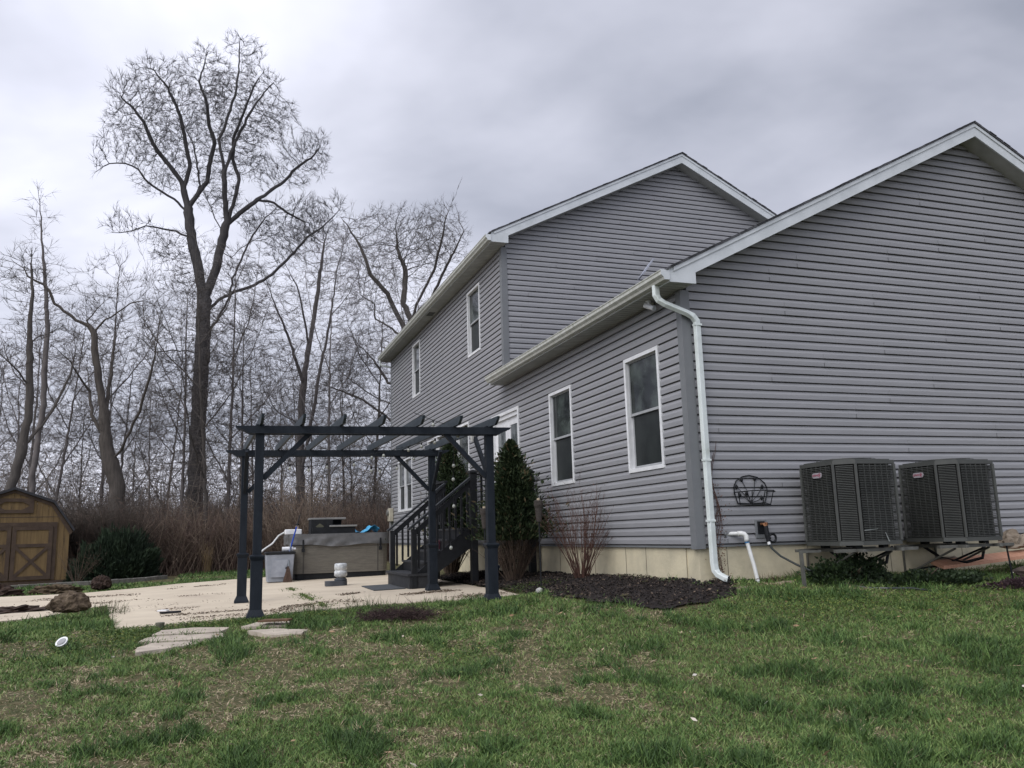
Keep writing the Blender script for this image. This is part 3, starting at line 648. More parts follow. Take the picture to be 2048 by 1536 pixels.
bulb_string('string_lights',P,[P[i] for i in (2,4,6,9,11,12,14,16)],'globe bulb string sagging along the rear pergola beam')
P=sag((-3.4,4.3,1.5),(-2.3,2.2,1.68),.05)+sag((-2.3,2.2,1.68),(-3.1,1.75,1.82),.02)[1:]
bulb_string('string_lights',P,[P[i] for i in (1,2,4,5,6,8,13)],'globe bulb string running diagonally under the pergola rafters')
P=[Vector(p) for p in ((-2.5,1.75,1.58),(-2.52,1.9,1.42),(-2.5,2.0,1.2),(-2.48,2.1,1.02),(-2.45,2.2,.66),(-2.5,2.2,.1),(-2.5,2.2,.02))]
bulb_string('string_lights',P,[P[i] for i in (0,2,3,4,5)],'globe bulb string hanging down beside the near pergola post')
# ---------------------------------------------------------------- deck stairs
t=empty('deck_stairs',(-1.5,6.2,-.67),'black painted wooden stairs and landing with railings up to the patio door','stairs')
ya,yb=5.3,7.15; ZD=.33; xe=-1.30
g0=-.675
q=MB(); q.box(-2.40,-1.95,ya-.02,yb+.02,g0,-.46).box(-2.44,-1.95,ya-.05,yb+.05,-.459,-.42); q.build('bottom_step',mat('grey_black_step',(.02,.021,.024),(.034,.036,.039),8,.7,.2,40),t)
for i in range(4):
    x=-2.12+i*.21; z=-.42+.1875*(i+1)
    q=MB(); q.box(x-.02,x+.26,ya+.02,yb-.02,z-.035,z); q.build('tread',MATS['grey_black_step'],t)
    q=MB(); q.box(x,x+.02,ya+.03,yb-.03,z-.1875,z-.036); q.build('riser',DRK,t)
for y in (ya,yb-.04):
    q=MB(); q.prism([(-2.25,-.655),(-2.28,-.42),(-1.30,.38),(-1.24,.38),(-1.24,.02)],'y',y,y+.04); q.build('stringer',DRK,t)
q=MB(); q.box(xe,-.03,ya-.05,yb+.9,ZD-.04,ZD); q.box(xe,-.03,ya-.03,ya+.02,ZD-.22,ZD-.041).box(xe,xe+.05,ya+.02,yb+.9,ZD-.22,ZD-.041); q.build('landing',DRK,t)
for x,y in ((xe+.06,ya),(xe+.06,yb+.85),(-.15,ya)):
    q=MB(); q.box(x-.06,x+.06,y-.06,y+.06,-.72,ZD+.96); n_=q.build('newel_post',DRK,t,.004)
    q=MB(); q.poly([(x+a*w_,y+b*w_,z_) for z_,w_ in ((ZD+.961,.075),(ZD+.985,.075),(ZD+1.02,.02)) for a,b in ((-1,-1),(1,-1),(1,1),(-1,1))],[(i*4+k_,i*4+(k_+1)%4,i*4+4+(k_+1)%4,i*4+4+k_) for i in range(2) for k_ in range(4)]+[(0,1,2,3),(8,9,10,11)]); q.build('post_cap',DRK,n_)
for y in (ya,yb-.0):
    q=MB(); q.box(-2.36,-2.27,y-.045,y+.045,-.42 if y>6 else g0,.33); q.build('newel_post',DRK,t,.004)
    q=MB(); q.beam((-2.42,y,.32),(xe+.04,y,ZD+.90),.11,.035); q.build('handrail',mat('handrail_grey',(.022,.025,.028),(.014,.017,.02),8,.5),t)
    q=MB(); q.beam((-2.33,y,.24),(xe+.04,y,ZD+.80),.04,.085); q.build('rail_board',DRK,t)
    for i in range(9):
        f_=(i+.8)/9.6; x=-2.32+f_*(xe+.04+2.32); zt_=.23+f_*(ZD+.80-.23); zb_=-.42+f_*(ZD+.42)+.02
        q=MB(); q.box(x-.018,x+.018,y-.018,y+.018,zb_,zt_); q.build('baluster',DRK,t)
q=MB(); q.box(xe+.12,-.2,ya-.045,ya+.045,ZD+.92,ZD+.955).box(xe+.12,-.2,ya-.02,ya+.02,ZD+.10,ZD+.15); q.build('handrail',DRK,t)
for i in range(6):
    x=xe+.22+i*.15; q=MB(); q.box(x-.018,x+.018,ya-.018,ya+.018,ZD+.151,ZD+.919); q.build('baluster',DRK,t)
q=MB(); q.box(xe+.02,xe+.09,yb+.01,yb+.8,ZD+.92,ZD+.955).box(xe+.035,xe+.075,yb+.01,yb+.8,ZD+.10,ZD+.15); q.build('handrail',DRK,t)
for i in range(5):
    y=yb+.12+i*.14; q=MB(); q.box(xe+.037,xe+.073,y-.018,y+.018,ZD+.151,ZD+.919); q.build('baluster',DRK,t)
def pot(name,x,y,z,r,h,m_,label,cat='pot'):
    q=MB(); q.lathe((x,y,z),[(r*.7,0),(r*.95,h*.85),(r*1.08,h*.86),(r*1.08,h),(r*.9,h),(r*.85,h*.9)],16); o=q.build(name,m_); tag(o,label,cat); return o
pot('flower_pot',-1.75,5.95,-.03,.09,.16,mat('pink_plastic',(.45,.16,.22)),'small pink flower pot standing on the deck stairs')
pot('metal_pail',-1.86,5.55,-.233,.06,.2,mat('white_enamel',(.5,.52,.52)),'small pale metal pail standing on a lower stair tread','pail')
pot('blue_pot',-1.05,4.85,-.62,.12,.3,mat('blue_glaze',(.03,.05,.12),rough=.3),'dark blue glazed pot under the landing','pot')
q=MB(); zz=lambda x,y:float(pl(x,y))
q.poly([(-2.98,5.42,zz(-2.98,5.42)+.004),(-2.44,5.40,zz(-2.44,5.4)+.004),(-2.42,6.95,zz(-2.42,6.95)+.004),(-2.94,6.97,zz(-2.94,6.97)+.004)]+[(-2.98,5.42,zz(-2.98,5.42)+.016),(-2.44,5.40,zz(-2.44,5.4)+.016),(-2.42,6.95,zz(-2.42,6.95)+.016),(-2.94,6.97,zz(-2.94,6.97)+.016)],[(3,2,1,0),(4,5,6,7)]+[(i,(i+1)%4,4+(i+1)%4,4+i) for i in range(4)])
o=q.build('doormat',mat('rubber_mat',(.05,.055,.06),(.09,.095,.10),60,.8,.6,90)); tag(o,'dark grey rubber doormat in front of the stairs','mat')
# ---------------------------------------------------------------- hot tub and what lies on it
zt0=float(pl(-2.7,12))
t=empty('hot_tub',(-2.75,12.2,zt0),'square grey-brown panelled hot tub with a sagging dark grey cover','hot tub')
X0,X1,Y0,Y1=-3.86,-1.63,11.1,13.3
def rr_(x0,x1,y0,y1,r,n=5):
    P=[]
    for cx,cy,a0 in ((x1-r,y1-r,0),(x0+r,y1-r,90),(x0+r,y0+r,180),(x1-r,y0+r,270)):
        for k_ in range(n): an=math.radians(a0+90*k_/(n-1)); P.append((cx+r*math.cos(an),cy+r*math.sin(an)))
    return P
TUB=mat('tub_panel',(.15,.14,.115),(.115,.105,.09),6,.6,.1,30,stretch=(1,1,6))
q=MB(); q.prism(rr_(X0+.03,X1-.03,Y0+.03,Y1-.03,.15),'z',zt0,zt0+.13); q.build('base',DRK,t)
q=MB()
for i in range(12):
    z=zt0+.13+i*.054; q.prism(rr_(X0,X1,Y0,Y1,.2),'z',z,z+.048)
q.prism(rr_(X0+.012,X1-.012,Y0+.012,Y1-.012,.2),'z',zt0+.131,zt0+.775); q.build('cabinet',TUB,t)
q=MB()
for x in (X0+.24,X1-.27): q.box(x,x+.03,Y0-.008,Y0-.001,zt0+.14,zt0+.76)
q.build('panel_seam',mat('tub_seam',(.08,.075,.065)),t)
# cover: top slab with a skirt that sags in folds
COV=mat('vinyl_cover',(.085,.087,.09),(.13,.13,.132),5,.55,.2,20)
q=MB(); q.prism(rr_(X0-.04,X1+.04,Y0-.04,Y1+.04,.2),'z',zt0+.93,zt0+1.03); cv=q.build('cover',COV,t)
ring=rr_(X0-.045,X1+.045,Y0-.045,Y1+.045,.22,6); V=[];Fq=[]
pts=[]
for i in range(len(ring)):
    a=Vector(ring[i]); b=Vector(ring[(i+1)%len(ring)]); n=max(1,int((b-a).length/.04))
    for j in range(n): pts.append(a.lerp(b,j/n))
n=len(pts); cc=Vector(((X0+X1)/2,(Y0+Y1)/2))
for lv in range(7):
    for i,p in enumerate(pts):
        u=(p.x-X0)/(X1-X0); s_=math.sin(u*math.pi)
        d=(p-cc).normalized(); f_=lv/6
        wav=.018*math.sin(i*.55+lv*.9+3*math.sin(i*.11))*f_+.02*math.sin((u*3+f_*1.6)*5)*f_*(1-f_)*2
        drop=.235+.035*math.sin(u*3.1)+.02*math.sin(i*.21)
        V.append((p.x+d.x*wav,p.y+d.y*wav-.01*f_,zt0+1.02-drop*f_))
Fq=[(l*n+i,l*n+(i+1)%n,(l+1)*n+(i+1)%n,(l+1)*n+i) for l in range(6) for i in range(n)]
q=MB(); q.poly(V,Fq); q.build('cover_skirt',COV,cv,smooth=True)
for x in (X0+.24,X1-.2):
    q=MB(); q.beam((x,Y0-.075,zt0+.9),(x,Y0-.065,zt0+.68),.04,.008,(0,1,0)); s=q.build('strap',DRK,cv)
    q=MB(); q.box(x-.035,x+.035,Y0-.085,Y0-.045,zt0+.62,zt0+.70); q.build('buckle',DRK,s)
ZC=zt0+1.03
t=empty('spa_steps',(-2.9,11.6,ZC),'black plastic spa steps with grey treads standing on the hot tub cover','steps')
TR=mat('grey_tread',(.22,.22,.21),(.17,.17,.165),8,.7)
x0=-3.42
q=MB(); q.box(x0,x0+.5,11.3,11.34,ZC,ZC+.33).box(x0,x0+.78,11.86,11.9,ZC,ZC+.33).box(x0,x0+.04,11.34,11.86,ZC,ZC+.33).box(x0+.02,x0+1.02,11.22,11.26,ZC,ZC+.15).box(x0+.92,x0+.96,11.26,11.86,ZC,ZC+.15); q.build('side_panel',DRK,t)
q=MB(); q.box(x0-.02,x0+.82,11.38,11.93,ZC+.331,ZC+.375); q.build('tread',TR,t,.006)
q=MB(); q.box(x0+.42,x0+1.06,11.18,11.55,ZC+.151,ZC+.192); q.build('tread',TR,t,.006)
q=MB(); q.prism([(x0+.1,ZC+.17),(x0+.2,ZC+.11),(x0+.3,ZC+.17),(x0+.2,ZC+.24)],'y',11.292,11.2995); q.build('vent_cutout',mat('olive_gap',(.10,.10,.07)),t)
bpy.context.view_layer.update()
V=[];
nx,ny=26,12
cl=VN(40)
for i in range(nx):
    for j in range(ny):
        x=-2.42+.62*i/(nx-1)+.03*math.sin(j*1.1); y=11.35+.5*j/(ny-1)+.04*math.sin(i*.6); h=max(0,float(cl(x,y,9))-.35)*.17
        if i>15: h+=.07*math.sin((i-15)/10*math.pi)
        V.append((x,y,ZC+.006+h))
q=MB(); q.poly(V,[(i*ny+j,(i+1)*ny+j,(i+1)*ny+j+1,i*ny+j+1) for i in range(nx-1) for j in range(ny-1)]); o=q.build('blue_tarp',mat('blue_plastic',(.03,.27,.50),(.10,.40,.62),10,.4),smooth=True); tag(o,'crumpled bright blue plastic sheet on the hot tub cover','plastic sheet')
sm_=o.modifiers.new('s','SOLIDIFY'); sm_.thickness=.004
t=empty('pump_box',(-3.9,11.7,ZC),'white plastic pump box with a black cap on the left corner of the hot tub','pump')
q=MB(); q.box(-4.0,-3.62,11.4,11.7,ZC,ZC+.12); q.build('case',WHT,t,.015)
q=MB(); q.tube([(-3.72,11.5,ZC+.121),(-3.72,11.5,ZC+.21)],.035,10); q.build('neck',mat('tan_plastic',(.4,.33,.28)),t)
q=MB(); q.tube([(-3.72,11.5,ZC+.211),(-3.72,11.5,ZC+.25)],.045,10); q.build('cap',DRK,t)
q=MB(); q.tube([(-4.0,11.5,ZC+.06),(-4.15,11.4,ZC-.02),(-4.3,11.2,ZC-.2),(-4.5,11.1,ZC-.33),(-4.62,11.0,ZC-.45)],.02,8); o=q.build('white_pipe',PV); tag(o,'white flexible pipe curving from the hot tub down to the grey bin','pipe')
zc=float(pl(-4.2,11))
t=empty('storage_bin',(-4.15,10.9,zc),'pale grey plastic storage bin with a black lid left of the hot tub','bin')
BIN=mat('grey_plastic',(.27,.29,.33),(.22,.24,.27),6,.5)
q=MB(); q.poly([(-4.15+sx_*w_,10.95+sy_*w2,z_) for z_,w_,w2 in ((zc+.01,.27,.24),(zc+.62,.31,.28)) for sx_,sy_ in ((-1,-1),(1,-1),(1,1),(-1,1))],[(0,1,2,3),(4,5,6,7)]+[(k_,(k_+1)%4,4+(k_+1)%4,4+k_) for k_ in range(4)]); q.build('tub',BIN,t,.015)
q=MB(); q.prism([(-4.35,zc+.12),(-4.05,zc+.12),(-3.98,zc+.50),(-4.32,zc+.50)],'y',10.665,10.69); q.build('recess_panel',mat('grey_plastic_light',(.30,.32,.36)),t)
q=MB(); q.box(-4.48,-3.82,10.65,11.25,zc+.62,zc+.68); q.build('lid',DRK,t,.012)
q=MB(); q.tube([(-4.1,10.9,zc+.73),(-3.86,10.9,zc+.73)],.05,12).tube([(-3.86,10.9,zc+.73),(-3.8,10.9,zc+.73)],.025,10); o=q.build('white_bottle',WHT); tag(o,'white plastic bottle lying on the lid of the grey bin','bottle')
t=empty('broom',(-3.93,10.55,zc),'old broom with worn brown bristles leaning at the corner of the hot tub','broom')
q=MB(); q.tube([(-3.98,10.62,zc+.35),(-3.92,10.85,zc+.85)],.012,8); q.build('handle',mat('grey_handle',(.22,.25,.28)),t)
V=[];Fq=[];
for i in range(160):
    a=rng.uniform(-.10,.10); b=rng.uniform(-.03,.03); n=len(V); V+=[(-3.98+a*.2,10.62+b*.4,zc+.36),(-3.99+a-.003,10.58+b,zc+.01+rng.random()*.05),(-3.99+a+.006,10.58+b,zc+.01)]; Fq.append((n,n+1,n+2))
q=MB(); q.poly(V,Fq); q.build('bristles',mat('brown_bristle',(.09,.06,.045),(.14,.09,.07),30),t)
t=empty('pool_pole',(-3.9,10.7,zc),'blue and black pole leaning on the hot tub','pole')
q=MB(); q.tube([(-3.98,10.75,zc+.55),(-3.78,11.0,zc+1.22)],.017,8); q.build('sleeve',mat('blue_handle',(.02,.06,.35)),t)
q=MB(); q.tube([(-3.78,11.0,zc+1.22),(-3.70,11.08,zc+1.50)],.011,8).tube([(-3.98,10.75,zc+.55),(-4.03,10.66,zc+.3)],.012,8); q.build('tip',DRK,t)
# pet waterer
zj=float(pl(-3.2,8))
t=empty('pet_waterer',(-3.2,7.9,zj),'gravity pet waterer with a clear ribbed jug over a dark grey bowl on the patio','pet waterer')
q=MB(); q.prism([(x,y) for x,y in rr_(-3.50,-3.08,7.72,8.02,.1)],'z',zj+.003,zj+.09); q.build('bowl',mat('dark_grey_plastic',(.06,.065,.075),(.045,.05,.058),8,.5),t)
q=MB(); q.lathe((-3.2,7.87,zj+.09),[(.12,0),(.125,.03),(.09,.055),(.06,.06)],18); q.build('neck_holder',MATS['dark_grey_plastic'],t)
q=MB(); q.lathe((-3.2,7.87,zj+.14),[(.05,0),(.09,.025),(.125,.05),(.125,.13),(.115,.14),(.115,.16),(.125,.17),(.125,.26),(.105,.285),(.0,.29)],20); q.build('jug',mat('clear_jug',(.55,.57,.57),(.30,.32,.33),18,.15,spec=.7),t,smooth=True)
# small litter on the patio and the lawn
t=empty('old_shoe',(-6.12,3.63,-.76),'black and white shoe lying on its side on the patio','shoe')
z_=float(pl(-6.1,3.6))
q=MB(); q.prism([(-6.22,3.60),(-6.14,3.57),(-6.0,3.58),(-5.94,3.62),(-5.95,3.66),(-6.08,3.67),(-6.2,3.68)],'z',z_+.003,z_+.03); q.build('upper',DRK,t,.008)
q=MB(); q.prism([(-6.25,3.58),(-6.13,3.555),(-6.09,3.60),(-6.2,3.64)],'z',z_+.031,z_+.055); q.build('sole',WHT,t,.006)
q=MB(); q.lathe((-6.1,1.66,g1(-6.1,1.66)),[(.035,0),(.05,.07),(.05,.085),(.035,.085)],12); o=q.build('small_pot',mat('mossy_clay',(.10,.10,.07),(.16,.15,.12),20)); tag(o,'tiny mossy clay pot at the edge of the patio','pot')
t=empty('fallen_floodlight',(-6.9,.9,-.8),'white round light fitting lying face up in the grass','light fitting')
zf=g1(-6.96,.86)+.055
q=MB(); q.tube([(-6.96,.86,zf),(-6.975,.835,zf+.03)],[.045,.062],16); q.build('rim',WHT,t)
q=MB(); q.tube([(-6.9755,.834,zf+.031),(-6.977,.832,zf+.034)],[.045,.04],16); q.build('lens',mat('grey_lens',(.3,.3,.31)),t)
q=MB(); q.box(-4.98,-4.82,13.5,13.62,float(pl(-4.9,13.5))+.003,float(pl(-4.9,13.5))+.10); o=q.build('white_block',WHT,bevel=.015); tag(o,'small white block at the far edge of the patio behind the posts','block')
# flagstones
FP=[[(-6.25,.10),(-5.86,.30),(-5.62,.42),(-5.72,.62),(-6.12,.68),(-6.27,.42)],[(-6.3,.74),(-5.7,.68),(-5.35,.75),(-5.38,1.02),(-5.9,1.08),(-6.22,1.06)],[(-6.2,1.13),(-5.4,1.10),(-5.3,1.38),(-5.75,1.52),(-6.1,1.45)],[(-5.26,1.25),(-4.72,1.20),(-4.65,1.45),(-5.05,1.52)],[(-4.95,.55),(-4.6,.50),(-4.5,.78),(-4.9,1.02),(-5.2,.98)]]
labs=['broken grey flagstone nearest the camera, left end of the old path','broken grey flagstone second from the camera on the left of the old path','largest flagstone touching the patio edge on the left','flagstone under the brown board near the pergola post','rightmost flagstone half hidden in dry grass']
for P,lb in zip(FP,labs):
    cx_=sum(p[0] for p in P)/len(P); cy_=sum(p[1] for p in P)/len(P); Q_=[]
    for i in range(len(P)):
        a,b=P[i],P[(i+1)%len(P)]
        for k_ in range(4): f_=k_/4; Q_.append((a[0]+(b[0]-a[0])*f_+rng.uniform(-.015,.015),a[1]+(b[1]-a[1])*f_+rng.uniform(-.015,.015)))
    zz_=g1(cx_,cy_); Q_=[(cx_+(a-cx_)*.9,cy_+(b-cy_)*.9) for a,b in Q_]; q=MB(); q.prism(Q_,'z',zz_-.05,zz_+.026)
    dx_,dy_=.0,.0
    for k_,v in enumerate(q.v): q.v[k_]=(v[0],v[1],v[2]+(g1(cx_,v[1])-zz_))
    o=q.build('flagstone',FLG); tag(o,lb,'flagstone','broken flagstones beside the patio')
q=MB(); z_=g1(-4.86,1.3)+.06; q.prism([(-5.05,1.22),(-4.72,1.16),(-4.66,1.28),(-4.95,1.40)],'z',z_,z_+.02); o=q.build('brown_board',mat('brown_board_wood',(.14,.08,.045),(.09,.055,.03),9,.8)); tag(o,'small brown scrap board lying on a flagstone','board')
# lumpy masses: stumps, soil heaps, rocks
def lump(name,c,r,m_,label,cat,seed=0,n=3,amp=.25,sq=(1,1,1),group=None,base=True,sc=3.):
    bm=bmesh.new(); bmesh.ops.create_icosphere(bm,subdivisions=n,radius=1); vv=VN(seed+50)
    for v in bm.verts:
        d=v.co.normalized(); k_=1+amp*(float(vv(d.x*2+5,d.y*2+d.z*1.7,sc))-.5)*2+amp*.5*(float(vv(d.z*2+9,d.x*3-d.y,sc*2.3))-.5)*2
        v.co=Vector((d.x*r*sq[0]*k_,d.y*r*sq[1]*k_,d.z*r*sq[2]*k_))
        if base and v.co.z<0: v.co.z*=.35
    me=bpy.data.meshes.new(name); bm.to_mesh(me); bm.free(); me.materials.append(m_)
    for p in me.polygons:p.use_smooth=False
    o=bpy.data.objects.new(name,me); COL.objects.link(o); o.location=c; return tag(o,label,cat,group)
SOIL=mat('dark_soil',(.022,.014,.011),(.055,.035,.026),9,.95,.9,40,c3=(.09,.06,.04))
SOD=mat('dried_sod',(.04,.026,.018),(.13,.10,.06),14,.95,1,50,c3=(.20,.16,.10))
STU=mat('weathered_stump',(.05,.035,.024),(.14,.105,.07),12,.95,1,50,c3=(.21,.17,.12))
lump('root_ball',(-7.36,3.86,-.60),.215,STU,'large round brown root ball in the grass at the patio corner','root ball',1,4,.14,(1.15,.9,.95))
lump('soil_clod',(-7.95,12.4,-.70),.21,SOIL,'dark rounded soil clod standing on the grass behind the patio','soil clod',2,4,.2,(1,1,1.1))
lump('sod_clump',(-8.75,11.7,-.77),.38,SOD,'tan and brown overturned sod clump behind the patio','sod clump',3,4,.35,(1.1,.6,.42))
lump('sod_clump',(-9.9,11.5,-.78),.46,SOIL,'dark overturned sod heap at the left edge behind the patio','sod clump',4,4,.4,(1.1,.6,.48))
lump('soil_heap',(-8.45,6.0,-.785),.42,SOIL,'flat reddish dark soil heap spread on the left of the patio','soil heap',5,4,.5,(1.3,.9,.22))
lump('soil_clod',(-7.75,8.1,-.73),.09,SOIL,'fist-sized dark clod on the patio near its corner','soil clod',6,3,.2,(1.2,1,.8))
BRD=mat('orange_board_wood',(.42,.215,.135),(.50,.28,.19),6,.75,.1,40,stretch=(6,1,1))
q=MB(); q.poly([(3.3,-.50,-.36),(3.3,-.30,-.30),(8.9,-.62,.06),(8.9,-.82,-.0)]+[(3.3,-.50,-.40),(3.3,-.30,-.34),(8.9,-.62,.02),(8.9,-.82,-.04)],[(0,1,2,3),(7,6,5,4)]+[(i,(i+1)%4,4+(i+1)%4,4+i) for i in range(4)]); o=q.build('orange_plank',BRD); tag(o,'pale orange plank leaning low along the foundation at the right','plank')
RK=mat('broken_block',(.17,.135,.10),(.32,.27,.21),7,.9,.6,30)
lump('rubble_block',(4.75,-.35,-.13),.19,RK,'tan rubble block resting on the orange plank at the right edge','rubble',11,3,.3,(1.1,.8,.9))
lump('rubble_block',(3.7,-.25,-.33),.2,RK,'flat tan rubble block behind the orange plank under the right unit','rubble',12,3,.3,(1.2,.6,.35))
lump('rubble_block',(4.35,-1.0,-.47),.24,mat('dark_rubble',(.03,.025,.022),(.08,.06,.05),9,.95,.6,40),'dark rubble lump in front of the orange plank','rubble',13,3,.35,(1.4,.6,.5))
LS=mat('light_stone',(.20,.16,.12),(.30,.25,.18),9,.9,.5,30)
lump('edging_stone',(.25,-.42,-.51),.12,LS,'thin tan edging stone by the downspout outlet','stone',14,3,.25,(1.7,.5,.25))
lump('edging_stone',(1.0,-.35,-.49),.12,LS,'pale mossy edging stone right of the drain pipe','stone',15,3,.3,(1.7,.45,.3))
for i,(x,y,r) in enumerate(((-6.95,24.2,.3),(-6.6,24.6,.34),(-6.2,24.3,.26),(-5.7,24.5,.32),(-5.3,24.3,.22),(-6.4,24.1,.2))):
    lump('pale_rock',(x,y,-.78),r,mat('pale_rock_mat',(.22,.18,.15),(.33,.28,.24),6,.9,.4,20),'pale rock in the low pile at the edge of the woods','rock',20+i,2,.3,(1.2,.8,.7),'rocks piled at the edge of the woods')
# border stones in front of the bush and shed
CUR=mat('border_concrete',(.19,.18,.16),(.12,.115,.10),8,.9,.4,30)
bp_=[(-13.2,15.1),(-10.6,15.35),(-9.4,15.9),(-8.3,16.3),(-7.4,17.2),(-6.9,18.4)]
pp=[]
for i in range(len(bp_)-1):
    a=Vector(bp_[i]); b=Vector(bp_[i+1]); n=max(1,round((b-a).length/.42))
    for j in range(n): pp.append((a.lerp(b,j/n),a.lerp(b,(j+.96)/n)))
for a,b in pp:
    q=MB(); z_=g1(a.x,a.y)-.03; q.beam((a.x,a.y,z_+.06),(b.x,b.y,z_+.06+rng.uniform(-.01,.01)),.14,.15); o=q.build('border_stone',CUR,bevel=.008); tag(o,'low grey border stone in the row before the shed and juniper','border stone','border stones before the shed and juniper')
# ---------------------------------------------------------------- shed
zs=-.82
t=empty('shed',(-11.,18.6,zs),'small yellow-brown wooden barn shed with a dark gambrel roof and double doors','shed')
az=math.radians(12)
WD=mat('stained_plank_wood',(.185,.125,.055),(.12,.08,.038),3.,.8,.35,60,c3=(.05,.036,.022),stretch=(5,5,.5),thr=(.3,.62),detail=8)
WD2=mat('dark_plank_trim',(.05,.034,.025),(.075,.052,.036),6,.8,.3,50)
RFS=mat('shed_shingle',(.025,.026,.03),(.045,.045,.05),30,.9,.4,60)
def TS(x,y,z): return (-10.95+.95*(x*math.cos(az)-y*math.sin(az)),18.1+.95*(x*math.sin(az)+y*math.cos(az)),zs+.94*z)
class MS(MB):
    def build(s,*a,**k): s.v=[TS(*p) for p in s.v]; return MB.build(s,*a,**k)
hw=1.52; hy=3.0
gp=[(-hw,0.1),(hw,.1),(hw,1.78),(.98,2.42),(0,2.78),(-.98,2.42),(-hw,1.78)]
q=MS()
for i in range(20):   # front boards
    xa=-hw+i*.152; xb=xa+.146
    def top(x): 
        x=abs(x); return 2.78-(.36/.98)*x if x<.98 else 2.42-(x-.98)*(.64/.54)
    q.prism([(xa,.1),(xb,.1),(xb,top(xb)),(xa,top(xa))],'y',0,.03+.004*(i%2))
q.box(-hw,-hw+.03,.04,hy,.1,1.75).box(hw-.03,hw,.04,hy,.1,1.75); q.prism(gp,'y',hy-.03,hy); w_=q.build('wall',WD,t)
q=MS(); q.box(-hw,hw,-.005,-.001,1.99,2.01); q.build('board_joint',WD2,w_)
q=MS(); ex=.13
ro=[(-hw-ex,1.62),(-1.06,2.50),(0,2.90),(1.06,2.50),(hw+ex,1.62)]; ri=[(x*.985,z-.075) for x,z in ro]
q.prism(ro+ri[::-1],'y',-.12,hy+.1); q.build('roof',RFS,t)
q=MS(); ro2=[(x*.975,z-.078) for x,z in ro]; ri2=[(x*.93,z-.17) for x,z in ro]; q.prism(ro2+ri2[::-1],'y',-.03,-.004); q.build('gable_trim',WD2,t)
for s_ in (-1,1):
    a,b=(.012,1.07) if s_>0 else (-1.07,-.012)
    q=MS(); q.box(a,b,-.03,-.006,.14,1.72); dd=q.build('door',WD,t)
    q=MS(); k_=.11
    q.box(a,a+k_,-.055,-.031,.14,1.72).box(b-k_,b,-.055,-.031,.14,1.72).box(a+k_,b-k_,-.055,-.031,1.61,1.72).box(a+k_,b-k_,-.055,-.031,.14,.25).box(a+k_,b-k_,-.055,-.031,1.10,1.2)
    q.beam((a+k_,-.043,.25),(b-k_,-.043,1.1),.02,.085,(0,0,1)).beam((a+k_,-.047,1.1),(b-k_,-.047,.25),.02,.085,(0,0,1)); q.build('door_frame',WD2,dd)
q=MS(); q.box(-1.18,1.18,-.025,-.001,1.725,1.84); q.box(-1.18,-1.075,-.025,-.001,.12,1.724).box(1.075,1.18,-.025,-.001,.12,1.724); q.build('door_casing',WD2,t)
q=MS(); q.box(-.52,-.40,-.04,-.006,2.12,2.56).box(.40,.52,-.04,-.006,2.12,2.56).box(-.4,.4,-.04,-.006,2.46,2.56).box(-.4,.4,-.04,-.006,2.12,2.22)
for sx_,sz_ in ((-1,1),(1,1),(-1,-1),(1,-1)): q.prism([(sx_*.4,2.34+sz_*.12),(sx_*.22,2.34+sz_*.12),(sx_*.4,2.34+sz_*.01)],'y',-.038,-.008)
q.build('loft_vent_frame',WD2,t)
q=MS(); q.box(-hw,hw,-.02,hy,0,.095); q.build('skid',WD2,t)
# ---------------------------------------------------------------- torches
def torch(x,y,label,lean=0):
    z=g1(x,y); t=empty('garden_torch',(x,y,z),label,'torch','garden torches by the evergreen')
    q=MB(); q.tube([(x,y,z-.05),(x+lean,y,z+.98)],.011,8); q.build('pole',DRK,t)
    q=MB(); q.lathe((x+lean,y,z+.97),[(.015,0),(.035,.01),(.052,.2),(.056,.21),(.066,.24),(.066,.30),(.05,.31)],14); h=q.build('basket',mat('dark_wicker',(.045,.038,.034),(.07,.06,.052),60,.8,.6,120),t)
    q=MB(); q.tube([(x+lean,y,z+1.28),(x+lean,y,z+1.31)],.022,10); q.build('wick_cap',mat('brass_cap',(.5,.42,.3)),h)
torch(-1.22,2.15,'black garden torch standing alone right of the evergreen')
torch(-1.65,3.3,'black garden torch half hidden in front of the evergreen',-.02)
q=MB(); q.lathe((-1.42,1.7,g1(-1.42,1.7)),[(.03,0),(.06,.03),(.05,.07),(.01,.09)],8); o=q.build('pale_stone',mat('pale_pebble',(.45,.44,.42))); tag(o,'fist-sized pale stone beside the foot of the torch','stone')
